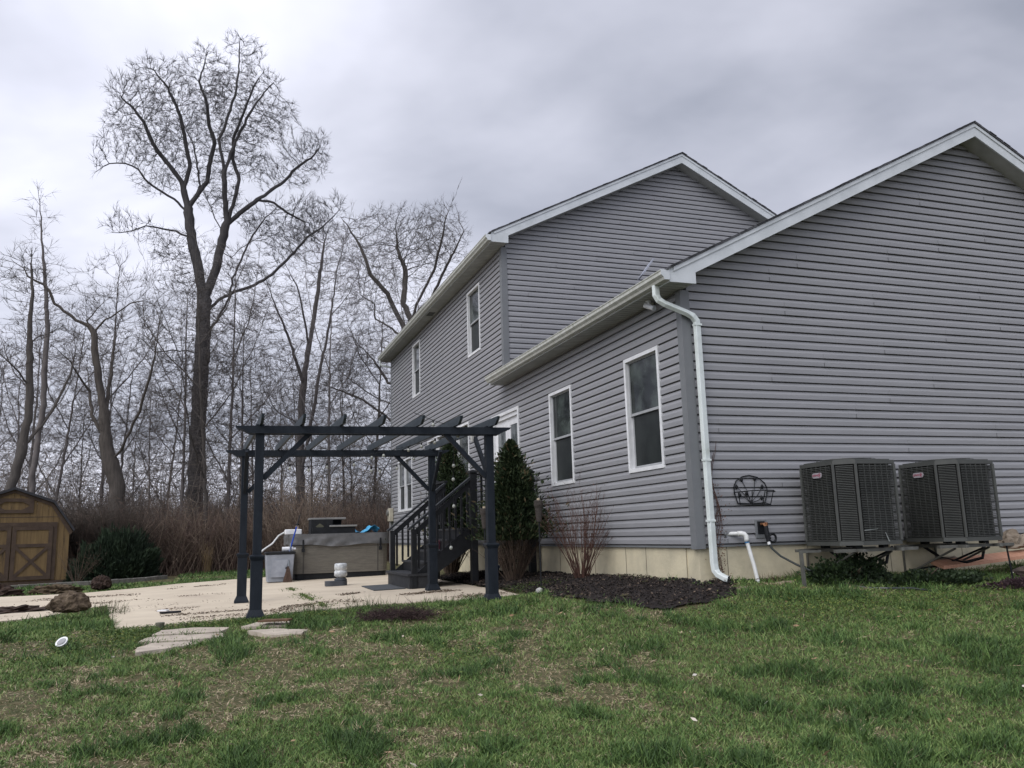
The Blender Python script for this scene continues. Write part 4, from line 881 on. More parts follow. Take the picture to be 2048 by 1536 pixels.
# ---------------------------------------------------------------- vegetation helpers (numpy)
def spikes(P,D,Ln,Rd,n=3,bend=.25,seg=2,hue=None):
    """many thin tapering curved twigs. P,D (k,3), Ln,Rd (k). returns V,Q,T(tri),hue"""
    k=len(P); D=D/np.linalg.norm(D,axis=1,keepdims=True)
    ref=np.where(np.abs(D[:,2:3])>.9,np.array([[1.,0,0]]),np.array([[0,0,1.]])); A=np.cross(D,ref); A/=np.linalg.norm(A,axis=1,keepdims=True)
    B=np.cross(D,A); ph=rng.random(k)*6.28; bd=(A*np.cos(ph)[:,None]+B*np.sin(ph)[:,None])*bend
    rings=[]
    for s in range(seg+1):
        f_=s/seg; c=P+D*(Ln*f_)[:,None]+bd*(Ln*f_*f_)[:,None]
        if s==seg: rings.append(c[:,None,:]); break
        r=Rd*(1-f_*.75)
        ang=np.arange(n)*2*math.pi/n
        rings.append(c[:,None,:]+r[:,None,None]*(A[:,None,:]*np.cos(ang)[None,:,None]+B[:,None,:]*np.sin(ang)[None,:,None]))
    V=np.concatenate(rings,1); nv=V.shape[1]; base=(np.arange(k)*nv)[:,None]
    Q=[];T=[]
    for s in range(seg-1):
        for j in range(n): Q.append(np.concatenate([base+s*n+j,base+s*n+(j+1)%n,base+(s+1)*n+(j+1)%n,base+(s+1)*n+j],1))
    for j in range(n): T.append(np.concatenate([base+(seg-1)*n+j,base+(seg-1)*n+(j+1)%n,base+seg*n],1))
    tips=rings[-1][:,0,:]; mids=P+D*(Ln*.5)[:,None]+bd*(Ln*.25)[:,None]
    h=None if hue is None else np.repeat(hue,nv)
    return V.reshape(-1,3),(np.concatenate(Q) if Q else np.zeros((0,4),int)),np.concatenate(T),h,tips,mids
class NPM:
    def __init__(s): s.V=[];s.Q=[];s.T=[];s.h=[];s.n=0
    def add(s,V,Q,T,h=None):
        s.V.append(V); s.Q.append(Q+s.n); s.T.append(T+s.n); s.h.append(h if h is not None else np.full(len(V),.5)); s.n+=len(V)
    def build(s,name,m_,parent=None,smooth=False):
        return mesh_np(name,np.concatenate(s.V),[np.concatenate(s.Q),np.concatenate(s.T)],m_,parent,np.concatenate(s.h),smooth)
def quads(P,U_,V_,h):
    """leaf quads centred at P with half axes U_,V_ (diamond)"""
    k=len(P); V=np.stack([P-U_,P-V_,P+U_,P+V_],1).reshape(-1,3); Q=(np.arange(k)*4)[:,None]+np.arange(4)[None]
    return V,Q,np.zeros((0,3),int),np.repeat(h,4)
def rdir(k):
    d=rng.normal(size=(k,3)); return d/np.linalg.norm(d,axis=1,keepdims=True)
# ---------------------------------------------------------------- bare trees by space colonisation
def grow(limbs,ell,N_att,step,infl,kill,seed,iters=140,wscale=1.0,gnarl=.25):
    r=np.random.default_rng(seed); nodes=[];par=[]
    for li,Lm in enumerate(limbs):
        pts=[]
        prev=None
        if li>0:
            p0=np.array([Lm[0][0],Lm[0][1]]); best=min(range(len(nodes)),key=lambda i:(nodes[i][0]-p0[0])**2+(nodes[i][2]-p0[1])**2)
            prev=best; w=nodes[best][1]
        else: w=0
        slope=0 if li==0 else wscale*r.uniform(-.75,.75)
        s_=0; last=None
        ctrl=[np.array([a,b]) for a,b in Lm]; start=1 if li>0 else 0
        if li==0: nodes.append((ctrl[0][0],0.,ctrl[0][1])); par.append(-1); prev=0
        cur=np.array([nodes[prev][0],nodes[prev][2]]); 
        for c in ctrl[1:]:
            d=c-cur; l=np.hypot(*d); n=max(1,int(l/step))
            for j in range(1,n+1):
                q_=cur+d*j/n+r.normal(size=2)*step*.07; w+=slope*l/n+r.normal()*step*.05
                nodes.append((q_[0],w,q_[1])); par.append(prev); prev=len(nodes)-1
            cur=c
    nodes=np.array(nodes); par=list(par)
    vol=np.array([e[2]*e[3]*e[4]**.6 for e in ell]); cnt=np.maximum(12,(N_att*vol/vol.sum()).astype(int)); A=[]
    for (cx_,cz_,rx,rz,s),c in zip(ell,cnt):
        d=r.normal(size=(c,3)); d/=np.linalg.norm(d,axis=1,keepdims=True); rad=r.random(c)**.42
        near=nodes[np.argmin((nodes[:,0]-cx_)**2+(nodes[:,2]-cz_)**2)]
        A.append(np.stack([cx_+d[:,0]*rx*rad,near[1]*.6+d[:,1]*min(rx,rz,)*1.05*rad,cz_+d[:,2]*rz*rad],1))
    A=np.concatenate(A); alive=np.ones(len(A),bool); nd=np.full(len(A),1e9); ni=np.zeros(len(A),int)
    P=nodes.copy()
    def upd(new,off):
        nonlocal nd,ni
        for i0 in range(0,len(new),400):
            ch=new[i0:i0+400]; idx=np.where(alive)[0]
            if not len(idx): return
            D=((A[idx,None,:]-ch[None])**2).sum(-1); k_=D.argmin(1); dm=D[np.arange(len(idx)),k_]
            b=dm<nd[idx]; nd[idx[b]]=dm[b]; ni[idx[b]]=off+i0+k_[b]
    upd(P,0)
    for it in range(iters):
        idx=np.where(alive&(nd<infl**2))[0]
        if len(idx)<3: break
        tgt=ni[idx]; d=A[idx]-P[tgt]; d/=np.linalg.norm(d,axis=1,keepdims=True)+1e-9
        u,inv=np.unique(tgt,return_inverse=True); S_=np.zeros((len(u),3)); np.add.at(S_,inv,d)
        S_/=np.linalg.norm(S_,axis=1,keepdims=True)+1e-9; S_+=r.normal(size=S_.shape)*gnarl+np.array([0,0,.12]); S_/=np.linalg.norm(S_,axis=1,keepdims=True)
        new=P[u]+S_*step; off=len(P); P=np.concatenate([P,new]); par+=list(u)
        upd(new,off); alive&=~(nd<kill**2)
    return P,np.array(par)
def tree_mesh(P,par,base_r,tip_r,mat_,parent,split=.030,twigs=2.2,twl=(.25,.6),seed=1,flare=1.35,nsd=3):
    n=len(P); r=np.random.default_rng(seed+99)
    ch=[[] for _ in range(n)]
    for i,p in enumerate(par):
        if p>=0: ch[p].append(i)
    tips=np.zeros(n)
    for i in range(n-1,-1,-1):
        if not ch[i]: tips[i]=1
        else: tips[i]=sum(tips[c] for c in ch[i])
    pw=math.log(max(3,tips[0]))/math.log(base_r/tip_r)
    rad=tip_r*tips**(1/pw)
    # longest-distance smoothing of thin ends
    z0=P[0,2]; h_=P[:,2]-z0; rad=rad*np.where(par<0,1,1)
    rad=rad*(1+(flare-1)*np.exp(-h_/.5)*(rad>base_r*.5))
    main={i:(max(ch[i],key=lambda c:tips[c]) if ch[i] else -1) for i in range(n)}
    starts=[0]+[c for i in range(n) for c in ch[i] if c!=main[i]]
    big=NPM(); small=NPM()
    def chain(s):
        L_=[par[s]] if par[s]>=0 else []
        L_.append(s)
        while main[L_[-1]]>=0: L_.append(main[L_[-1]])
        return L_
    for s in starts:
        c=chain(s); pts=P[c]; rr=rad[c].copy()
        if par[s]>=0: rr[0]=min(rr[0],rr[1]*1.15)
        ns=9 if rr.max()>.08 else (6 if rr.max()>.03 else nsd)
        # frames
        d=np.gradient(pts,axis=0) if len(pts)>1 else np.array([[0,0,1.]]); d/=np.linalg.norm(d,axis=1,keepdims=True)+1e-9
        u=np.array([.3,.9,.1]); U_=[]
        for k_ in range(len(pts)):
            u=u-d[k_]*u.dot(d[k_]); l=np.linalg.norm(u); u=u/l if l>1e-5 else np.array([1.,0,0]); U_.append(u)
        U_=np.array(U_); W_=np.cross(d,U_); ang=np.arange(ns)*2*math.pi/ns
        rb=rr[:,None]*(1+(.045*r.normal(size=(len(pts),ns)) if ns>6 else 0))
        V=pts[:,None,:]+rb[:,:,None]*(U_[:,None,:]*np.cos(ang)[None,:,None]+W_[:,None,:]*np.sin(ang)[None,:,None])
        i_=np.arange(len(pts)-1)[:,None]*ns; j=np.arange(ns)[None]
        Q=np.stack([i_+j,i_+(j+1)%ns,i_+ns+(j+1)%ns,i_+ns+j],-1).reshape(-1,4)
        k=(big if rr.max()>split else small); k.add(V.reshape(-1,3),Q,np.zeros((0,3),int))
    # twigs
    thin=np.where(rad<split*.6)[0]
    if len(thin) and twigs>0:
        k=int(len(thin)*twigs); src=r.choice(thin,k); pd=P[src]-P[np.maximum(par[src],0)]; pd/=np.linalg.norm(pd,axis=1,keepdims=True)+1e-9
        dd=pd*1.15+r.normal(size=(k,3))*.45+np.array([0,0,.42]); ln=r.uniform(*twl,size=k)
        V,Q,T,h,tp,md=spikes(P[src],dd,ln,np.full(k,tip_r*1.25),3,.3,2); small.add(V,Q,T)
        k2=int(k*.8); s2=r.choice(k,k2); d2=dd[s2]+r.normal(size=(k2,3))*.55
        V,Q,T,h,_,_=spikes(md[s2],d2,ln[s2]*.6,np.full(k2,tip_r*1.0),3,.3,2); small.add(V,Q,T)
    ob=big.build('trunk',mat_,parent,True) if big.n else None
    oc=small.build('crown',mat_,parent) if small.n else None
    return ob,oc
BK1=mat('dark_bark',(.040,.038,.040),(.062,.058,.058),5,.9,.8,18,stretch=(3,3,.6))
BK2=mat('brown_bark',(.088,.078,.070),(.058,.052,.048),5,.9,.8,18,stretch=(3,3,.6),c3=(.15,.13,.115))
BK3=mat('grey_twig_bark',(.15,.135,.13),(.10,.09,.087),4,.9,.4,16,stretch=(2,2,.6))
BK4=mat('stripped_bark',(.095,.083,.072),(.055,.048,.043),4,.9,.9,16,stretch=(3,3,.5),c3=(.27,.215,.17))
HORO=dict(
hero=dict(at=(-6.27,27.03,-0.85),limbs=[
   [(-0.02, 1.05), (-0.11, 3.38), (-0.08, 6.84), (-0.03, 9.73), (-0.05, 11.02), (-0.37, 12.62), (-0.69, 13.89), (-0.81, 15.01)],
   [(-0.81, 15.01), (-1.13, 16.21), (-1.78, 17.1), (-2.35, 17.81), (-2.7, 18.74), (-3.1, 19.31), (-3.66, 19.84)],
   [(-1.0, 15.78), (-0.81, 16.96), (-1.0, 17.83), (-1.29, 19.24), (-1.59, 19.92), (-1.85, 20.52), (-2.43, 21.24)],
   [(-0.81, 15.01), (-0.38, 16.12), (-0.53, 17.0), (-0.73, 18.05), (-1.16, 18.9)],
   [(-0.74, 15.19), (-0.12, 16.34), (0.0, 17.53), (0.14, 18.18), (-0.13, 19.06), (-0.24, 19.96), (-0.61, 21.11), (-0.33, 22.48)],
   [(-0.84, 14.74), (-1.4, 15.38), (-2.11, 15.73), (-2.58, 16.11), (-2.82, 16.51), (-3.35, 16.7), (-3.94, 16.62), (-4.36, 16.22)],
   [(-0.66, 13.63), (-1.27, 13.96), (-1.8, 14.03), (-2.41, 14.09), (-2.92, 13.83), (-3.64, 13.67)],
   [(-0.05, 11.02), (0.34, 12.34), (0.54, 13.4), (0.74, 14.48), (0.62, 15.62), (0.51, 16.78), (0.31, 17.84), (0.64, 18.99), (0.9, 19.97), (0.99, 20.92), (0.99, 22.35)],
   [(0.74, 14.48), (1.03, 15.4), (1.17, 16.32), (0.9, 17.19), (0.87, 18.11), (1.17, 19.08), (1.62, 20.56), (1.94, 21.28)],
   [(0.58, 16.61), (0.96, 17.93), (1.73, 19.73), (2.54, 20.91)],
   [(0.71, 14.21), (1.52, 15.19), (2.4, 16.02), (3.06, 16.65), (3.55, 17.37), (4.23, 18.03), (4.66, 18.66)],
   [(2.0, 15.61), (2.66, 15.6), (3.26, 15.21), (4.02, 14.97)],
   [(0.09, 10.36), (0.53, 11.07), (1.15, 11.46), (1.94, 11.78), (2.49, 12.17), (3.05, 12.75), (3.54, 13.34), (4.04, 14.02), (4.71, 14.54), (5.4, 15.36)],
   [(0.08, 9.6), (0.49, 10.13), (0.92, 11.18), (1.05, 11.97), (1.35, 12.78), (1.8, 13.88), (2.27, 14.65), (2.67, 15.05)],
   [(0.47, 13.13), (0.95, 12.92), (1.33, 13.39), (1.8, 13.79)],
   [(0.64, 13.76), (0.26, 14.52), (0.09, 14.94), (-0.25, 15.7)],
   [(-0.15, 8.68), (-0.63, 8.87), (-1.19, 8.87), (-1.86, 8.77), (-2.3, 9.19)],
   [(-0.2, 9.58), (-0.41, 9.75), (-0.82, 9.76)],
   [(-0.32, 5.76), (-0.76, 6.02), (-0.96, 6.35), (-1.46, 6.73)],
 ],ell=[
   (-3.53,20.22,0.80,0.72,0.8),
   (-2.73,21.05,0.68,0.68,0.7),
   (-1.79,20.99,0.76,0.76,0.8),
   (-1.1,21.58,0.51,0.59,0.5),
   (-0.4,22.28,0.64,0.55,0.7),
   (0.19,21.63,0.59,0.76,0.6),
   (0.95,22.34,0.64,0.59,0.7),
   (1.67,22.0,0.51,0.68,0.6),
   (2.29,20.96,0.59,0.68,0.8),
   (1.45,20.72,1.02,0.93,1),
   (2.91,19.63,0.64,0.80,0.9),
   (2.25,19.06,0.93,0.93,1.1),
   (3.2,18.26,0.51,0.59,0.5),
   (-3.98,17.4,0.72,0.51,0.8),
   (-4.31,16.66,0.42,0.51,0.4),
   (-3.82,18.65,0.55,0.68,0.7),
   (-3.09,19.04,0.93,0.93,1.1),
   (-2.28,19.62,1.02,1.10,1.3),
   (-1.27,19.79,0.93,1.19,1.4),
   (-0.26,20.43,0.85,1.19,1.3),
   (0.57,19.91,0.93,1.27,1.4),
   (-0.2,18.68,1.10,1.02,1.5),
   (-1.59,18.11,1.19,1.02,1.5),
   (-2.71,17.41,1.10,0.85,1.3),
   (1.27,18.53,1.02,1.02,1.3),
   (0.82,17.18,1.27,0.76,1),
   (-1.0,16.94,1.44,0.76,1),
   (-2.12,15.99,1.10,0.51,0.6),
   (2.21,17.19,0.93,0.76,0.9),
   (3.48,16.99,0.76,0.59,0.6),
   (4.23,18.22,0.80,1.02,1),
   (4.66,18.66,0.42,0.85,0.4),
   (4.67,17.52,0.38,0.42,0.3),
   (-2.85,14.0,1.27,0.47,0.8),
   (-3.46,14.36,0.51,0.42,0.3),
   (4.19,15.04,1.27,1.10,1.4),
   (5.31,15.53,0.51,0.68,0.5),
   (2.11,14.45,0.93,0.76,0.9),
   (2.84,15.16,0.68,0.51,0.4),
   (-1.23,12.97,1.02,0.51,0.5),
   (-1.79,13.69,0.76,0.51,0.4),
   (0.47,15.52,1.10,0.85,0.7),
   (3.03,13.83,1.19,0.85,0.8),
   (-0.72,11.74,0.76,0.68,0.4),
   (1.44,12.35,0.76,0.59,0.4),
   (-2.18,9.19,0.49,0.42,0.4),
   (-1.48,8.42,0.56,0.42,0.4),
   (-1.1,6.68,0.49,0.56,0.4),
   (0.98,8.39,0.56,0.56,0.3),
 ]),
dead=dict(at=(-8.59,21.89,-0.85),limbs=[
   [(-0.02, 0.6), (-0.12, 3.01), (-0.53, 4.37), (-0.64, 5.48), (-0.91, 6.81), (-1.14, 8.27), (-1.36, 8.65), (-1.41, 9.11)],
   [(-0.6, 4.65), (-1.03, 5.46), (-1.19, 6.57), (-1.27, 7.12), (-1.52, 8.01), (-1.59, 8.23)],
   [(-1.28, 8.54), (-1.65, 8.63), (-2.06, 8.93), (-2.37, 9.19), (-2.54, 9.57), (-2.7, 9.78), (-3.19, 10.02), (-3.3, 10.34), (-3.64, 10.48), (-4.02, 10.54)],
   [(-1.11, 8.27), (-0.76, 8.65), (-0.42, 8.91), (-0.07, 9.17), (0.58, 9.32)],
   [(-1.33, 8.65), (-1.03, 9.03), (-0.55, 9.54)],
   [(-1.18, 6.4), (-1.77, 7.21), (-2.22, 7.57), (-2.57, 7.77)],
   [(-0.26, 3.83), (0.01, 4.38), (0.42, 5.4), (0.72, 6.67), (0.84, 7.55), (0.86, 8.31)],
   [(-0.44, 5.48), (-0.51, 6.89), (-0.47, 7.98), (-0.46, 8.79)],
 ],ell=[
   (-3.19,10.07,0.97,0.67,0.5),
   (-0.52,7.97,0.79,1.40,2),
   (0.73,7.6,0.73,1.34,1.6),
   (-1.57,7.11,0.73,0.91,1),
   (-1.24,9.12,0.55,0.55,0.5),
   (-1.02,5.19,0.79,0.79,0.7),
 ]),
straight=dict(at=(-11.44,23.50,-0.85),limbs=[
   [(0.04, 0.67), (-0.09, 3.41), (-0.02, 4.53), (0.07, 5.97), (0.02, 7.42), (0.03, 8.6), (-0.12, 10.08), (-0.27, 11.27), (-0.44, 12.79), (-0.61, 13.82)],
 ],ell=[
   (-0.42,12.48,0.71,1.49,1.5),
   (-0.12,10.08,1.10,1.62,1.2),
   (-0.07,7.7,0.97,0.97,0.6),
 ]),
lean=dict(at=(-11.38,19.44,-0.85),limbs=[
   [(-0.04, 1.21), (0.02, 2.73), (0.24, 3.85), (0.35, 5.1), (0.31, 6.36), (0.21, 7.89), (0.21, 8.94), (0.1, 9.99)],
   [(0.35, 4.15), (0.74, 4.72), (1.05, 5.39), (1.4, 6.29), (1.53, 7.24)],
   [(0.34, 5.1), (-0.04, 5.53), (-0.44, 5.8)],
   [(0.31, 5.95), (-0.14, 6.43), (-0.5, 6.7)],
   [(0.26, 7.12), (0.47, 7.56), (0.86, 7.81), (1.25, 8.11)],
 ],ell=[
   (-0.11,9.16,0.97,1.25,1.5),
   (-0.26,6.82,0.80,1.02,1),
   (1.35,7.12,0.63,1.08,1),
   (0.29,7.64,0.85,0.85,1),
 ]),
middle=dict(at=(-1.79,30.86,-0.8),limbs=[
   [(-0.0, 0.04), (-0.14, 5.42), (-0.09, 7.74), (0.03, 9.16), (0.32, 11.09), (0.53, 12.56), (0.69, 14.06), (0.86, 15.57)],
   [(-0.02, 3.87), (0.42, 6.81), (0.67, 8.7), (0.97, 10.14), (1.19, 11.61), (1.36, 13.09), (1.72, 14.61), (2.0, 15.85)],
   [(-0.12, 8.21), (-0.71, 10.1), (-1.28, 11.33), (-1.84, 12.66), (-2.4, 13.21)],
   [(0.15, 10.12), (-0.1, 11.37), (-0.39, 12.52), (-1.05, 13.47)],
   [(1.1, 11.12), (1.93, 12.03), (2.39, 13.14), (2.29, 14.64)],
   [(-0.13, 6.34), (-1.18, 6.8), (-1.91, 7.91)],
 ],ell=[
   (0.68,14.76,1.79,1.98,3),
   (-1.29,11.9,1.51,1.88,2),
   (1.64,12.61,1.22,1.88,1.5),
   (-0.77,8.67,1.51,1.69,1.5),
   (1.67,9.2,1.13,1.51,1),
   (-1.86,9.59,0.94,1.41,0.8),
 ]),
behind=dict(at=(4.23,32.92,-0.8),limbs=[
   [(-0.16, 0.75), (-0.02, 6.21), (-0.44, 10.77), (-0.79, 11.93), (-1.61, 13.75), (-2.53, 14.83), (-2.85, 15.91), (-3.26, 16.78), (-4.1, 18.1)],
   [(-0.44, 10.77), (-0.38, 12.47), (-0.79, 13.54), (-0.67, 15.71), (-1.19, 17.36), (-1.18, 18.59)],
   [(-0.38, 12.04), (-0.07, 13.11), (0.88, 14.63), (1.44, 16.84), (2.09, 18.19)],
   [(-0.59, 10.98), (-1.61, 12.25), (-2.33, 12.78), (-2.43, 13.86), (-3.25, 14.61)],
   [(-0.28, 12.47), (0.66, 13.33), (1.51, 14.85), (2.38, 16.41)],
   [(-0.07, 6.41), (-1.22, 6.74), (-2.02, 7.46), (-2.92, 8.08), (-4.22, 8.61), (-5.21, 9.03)],
   [(-0.09, 7.03), (-1.42, 7.76), (-2.22, 8.08), (-3.32, 8.81), (-4.83, 10.06)],
   [(-0.21, 8.26), (-1.62, 9.1), (-2.42, 10.57), (-3.64, 12.04)],
 ],ell=[
   (-1.19,17.03,3.34,2.23,6),
   (1.22,16.5,1.52,1.82,2),
   (-2.43,14.29,1.62,1.82,2),
   (-2.93,10.88,1.62,1.72,1.5),
   (-4.02,8.61,1.52,1.32,1),
   (1.84,15.41,1.11,1.21,1),
 ]),

)
def place(spec,label,cat,base_r,tip_r,m_,natt,step,infl,kill,seed,twigs=2.2,name='bare_tree',group=None,gn=.18,twl=(.25,.6),ws=1.0):
    t=empty(name,spec['at'],label,cat,group)
    az=math.atan2(spec['at'][0]-CAM.x,spec['at'][1]-CAM.y); t.rotation_euler=(0,0,-az)
    P,par=grow(spec['limbs'],spec['ell'],natt,step,infl,kill,seed,wscale=ws,gnarl=gn)
    tree_mesh(P,par,base_r,tip_r,m_,t,twigs=twigs,seed=seed,twl=twl)
    return t
bt=HORO
place(bt['hero'],'tallest bare tree with two dark forking trunks and a broad rounded crown','tree',.31,.0052,BK1,26000,.20,1.8,.25,1,twigs=4.0,gn=.2,twl=(.2,.5),ws=.18,name='tall_bare_tree')
place(bt['dead'],'dying tree with broken stub limbs and stripped bark behind the juniper','tree',.25,.005,BK4,1700,.2,2.0,.40,2,name='broken_tree',twigs=2.0)
place(bt['straight'],'slender straight bare tree rising behind the shed','tree',.10,.0045,BK3,1100,.2,2.0,.42,3,twigs=2.2,name='slender_tree')
place(bt['lean'],'bare tree with a leaning forked trunk at the left edge','tree',.14,.0048,BK2,1900,.2,2.0,.42,4,twigs=2.0,name='leaning_tree')
place(bt['middle'],'bare grey tree with two close trunks seen through the pergola','tree',.20,.0048,BK3,8000,.22,2.2,.38,5,twigs=2.4,name='twin_trunk_tree')
place(bt['behind'],'wide bare tree reaching out from behind the far corner of the house','tree',.30,.0052,BK2,12000,.24,2.2,.32,6,twigs=2.2,name='spreading_tree')
# woodland trees: five shapes, then copies with their parts
protos=[]
for i in range(5):
    r_=random.Random(60+i); h=r_.uniform(10.5,14); bx=r_.uniform(-.6,.6)
    Lm=[[(0,0),(bx*.3,h*.25),(bx*.7,h*.5),(bx,h*.72),(bx*1.2,h*.95)]]
    for k_ in range(4):
        s_=(-1)**k_; f_=.28+.13*k_; Lm.append([(bx*f_,h*f_),(bx*f_+s_*.9,h*(f_+.12)),(bx*f_+s_*1.5,h*(f_+.27)),(bx*f_+s_*1.8,h*(f_+.38))])
    el=[(bx,h*.74,2.2,h*.32,3),(0,h*.46,2.4,h*.22,1.5)]
    spec=dict(at=(0,0,0),limbs=Lm,ell=el)
    lab='thin bare tree in the woodland behind the yard'
    t=empty('woodland_tree',(0,0,0),lab,'tree','thin bare trees in the woodland')
    P,par=grow(Lm,el,1700,.25,2.2,.38,70+i,gnarl=.18,wscale=.8)
    tree_mesh(P,par,.07,.0048,[BK3,BK2][i%2],t,twigs=2.4,seed=i,split=.045)
    protos.append(t)
r_=random.Random(77); used=[False]*5
def az_pos(deg,D): a=math.radians(deg); return (CAM.x+math.sin(a)*D,CAM.y+math.cos(a)*D)
spots=[]
for i in range(30):
    deg=-13.5+ (i*0.618034%1)*31.5; D=r_.uniform(31,58); spots.append((deg,D))
for (deg,D) in spots:
    k_=r_.randrange(5); o=protos[k_] if not used[k_] else copy_tree(protos[k_]); used[k_]=True
    x,y=az_pos(deg,D); 
    if 0-1<x<10 and y<20: x-=3
    s_=r_.uniform(.7,1.1)*(1.0 if D<48 else 1.1)
    o.location=(x,y,g1(x,y)-.1); o.rotation_euler=(r_.uniform(-.05,.05),r_.uniform(-.06,.06),r_.uniform(0,6.28)); o.scale=(s_,s_,s_*r_.uniform(.85,1.1))
# brush thicket along the wood edge: stuff
def thicket(name,k,dmin,dmax,hf,m_,az0=-15,az1=22,rad=.011,label=None,sprig=2.2):
    a=np.radians(rng.uniform(az0,az1,k)); D=rng.uniform(dmin,dmax,k); x=CAM.x+np.sin(a)*D; y=CAM.y+np.cos(a)*D
    cl_=vn.fbm(x,y,.35); ln=hf[0]+(hf[1]-hf[0])*np.clip((cl_-.3)*1.9,0,1)*rng.uniform(.55,1.1,k)
    z=G(x,y)-.05; d=np.stack([rng.normal(0,.34,k),rng.normal(0,.34,k),np.ones(k)],1)
    nm=NPM(); hue=np.clip((cl_-.5)*1.8+.42+(rng.random(k)-.5)*.6,0,1)
    V,Q,T,h,tp,md=spikes(np.stack([x,y,z],1),d,ln,np.full(k,rad),3,.28,3,hue); nm.add(V,Q,T,h)
    k2=int(k*sprig); s=rng.integers(0,k,k2); f_=rng.uniform(.2,.95,k2); base=np.stack([x,y,z],1)[s]+(md[s]-np.stack([x,y,z],1)[s])*2*f_[:,None]
    d2=rdir(k2)*np.array([1,1,.7])+np.array([0,0,.45]); V,Q,T,h,_,_=spikes(base,d2,rng.uniform(.2,.7,k2)*ln[s]*.4,np.full(k2,rad*.6),3,.3,2,hue[s]); nm.add(V,Q,T,h)
    o=nm.build(name,m_); tag(o,label,'brush',kind='stuff'); return o
BR1=attr_mat('red_brown_brush',[(.0,(.034,.025,.021)),(.35,(.072,.050,.041)),(.6,(.112,.077,.062)),(.8,(.14,.105,.08)),(1,(.21,.165,.125))],.9)
BR2=attr_mat('grey_brown_brush',[(.0,(.065,.055,.05)),(.5,(.125,.107,.096)),(1,(.22,.19,.165))],.9)
thicket('brush_thicket',15000,30,41,(1.0,3.4),BR1,label='dense reddish brown bare thicket along the edge of the woods',sprig=3.4,rad=.013)
thicket('tall_saplings',1700,32,50,(3.,7),BR2,label='taller bare saplings standing in the thicket',rad=.02,sprig=7)
thicket('woodland_undergrowth',20000,40,62,(1.4,3.7),BR2,label='grey brown bare undergrowth deeper in the woods',rad=.016,sprig=1.8)
thicket('far_woodland',6500,62,110,(3.2,6.5),BR2,label='far mass of bare grey woodland behind the thicket',rad=.03,sprig=1.5)
thicket('dark_vines',5200,30.0,33,(1.2,3.6),attr_mat('dark_vine',[(0,(.03,.026,.022)),(1,(.07,.055,.045))],.9),-9.4,-4.8,.012,'dark tangled bare bushes between the shed and the thicket',2.0)
# ---------------------------------------------------------------- evergreens
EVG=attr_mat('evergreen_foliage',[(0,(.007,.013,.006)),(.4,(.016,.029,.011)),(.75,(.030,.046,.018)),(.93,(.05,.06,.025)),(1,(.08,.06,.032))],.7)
STM=mat('bare_stem',(.10,.07,.05),(.06,.045,.035),12,.9)
def arbor(x,y,h,w,label,k,seed,low=.28):
    z=g1(x,y); t=empty('arborvitae',(x,y,z),label,'evergreen','evergreens against the house'); r=np.random.default_rng(seed); v_=VN(seed)
    f_=low+(1-low)*r.random(k)**1.15; prof=w*np.where(f_<.42,.72+.28*np.sin((f_-low)/(.42-low)*1.57),np.clip(1-(f_-.42)/.58,0,1)**.82)
    th=r.random(k)*6.283; lump_=.6+.75*v_(th*2.2,f_*11,1.); rr=prof*(r.random(k)**.35)*lump_*(1+.18*np.abs(r.normal(size=k))**2)+.012
    P=np.stack([rr*np.cos(th),rr*np.sin(th),f_*h],1)
    out=np.stack([np.cos(th),np.sin(th),np.full(k,.9)],1)+r.normal(size=(k,3))*.45; out/=np.linalg.norm(out,axis=1,keepdims=True)
    sd=np.cross(out,r.normal(size=(k,3))); sd/=np.linalg.norm(sd,axis=1,keepdims=True); s=r.uniform(.022,.05,k)
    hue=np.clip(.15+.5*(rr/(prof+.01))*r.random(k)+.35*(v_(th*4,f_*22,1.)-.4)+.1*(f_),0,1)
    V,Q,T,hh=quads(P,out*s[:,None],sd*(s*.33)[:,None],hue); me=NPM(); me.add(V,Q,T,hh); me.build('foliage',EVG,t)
    nm=NPM(); kk=170; th=r.random(kk)*6.28; b=np.stack([.10*np.cos(th),.10*np.sin(th),np.zeros(kk)],1); d=np.stack([np.cos(th)*.25,np.sin(th)*.25,np.ones(kk)],1)+r.normal(size=(kk,3))*.12
    V,Q,T,h_,tp,md=spikes(b,d,r.uniform(.5,1.0,kk)*h*.5,np.full(kk,.007),4,.2,3); nm.add(V,Q,T)
    kk2=420; s_=r.integers(0,kk,kk2); V,Q,T,h_,_,_=spikes(md[s_],rdir(kk2)+np.array([0,0,.3]),r.uniform(.1,.32,kk2),np.full(kk2,.0035),3,.3,2); nm.add(V,Q,T)
    nm.build('stems',STM,t)
arbor(-.86,4.3,2.36,.46,'dark green conical arborvitae with a bare brown base beside the right pergola post',26000,5,.30)
arbor(-.72,8.75,3.05,.46,'dark green conical arborvitae behind the landing of the stairs',22000,6,.25)
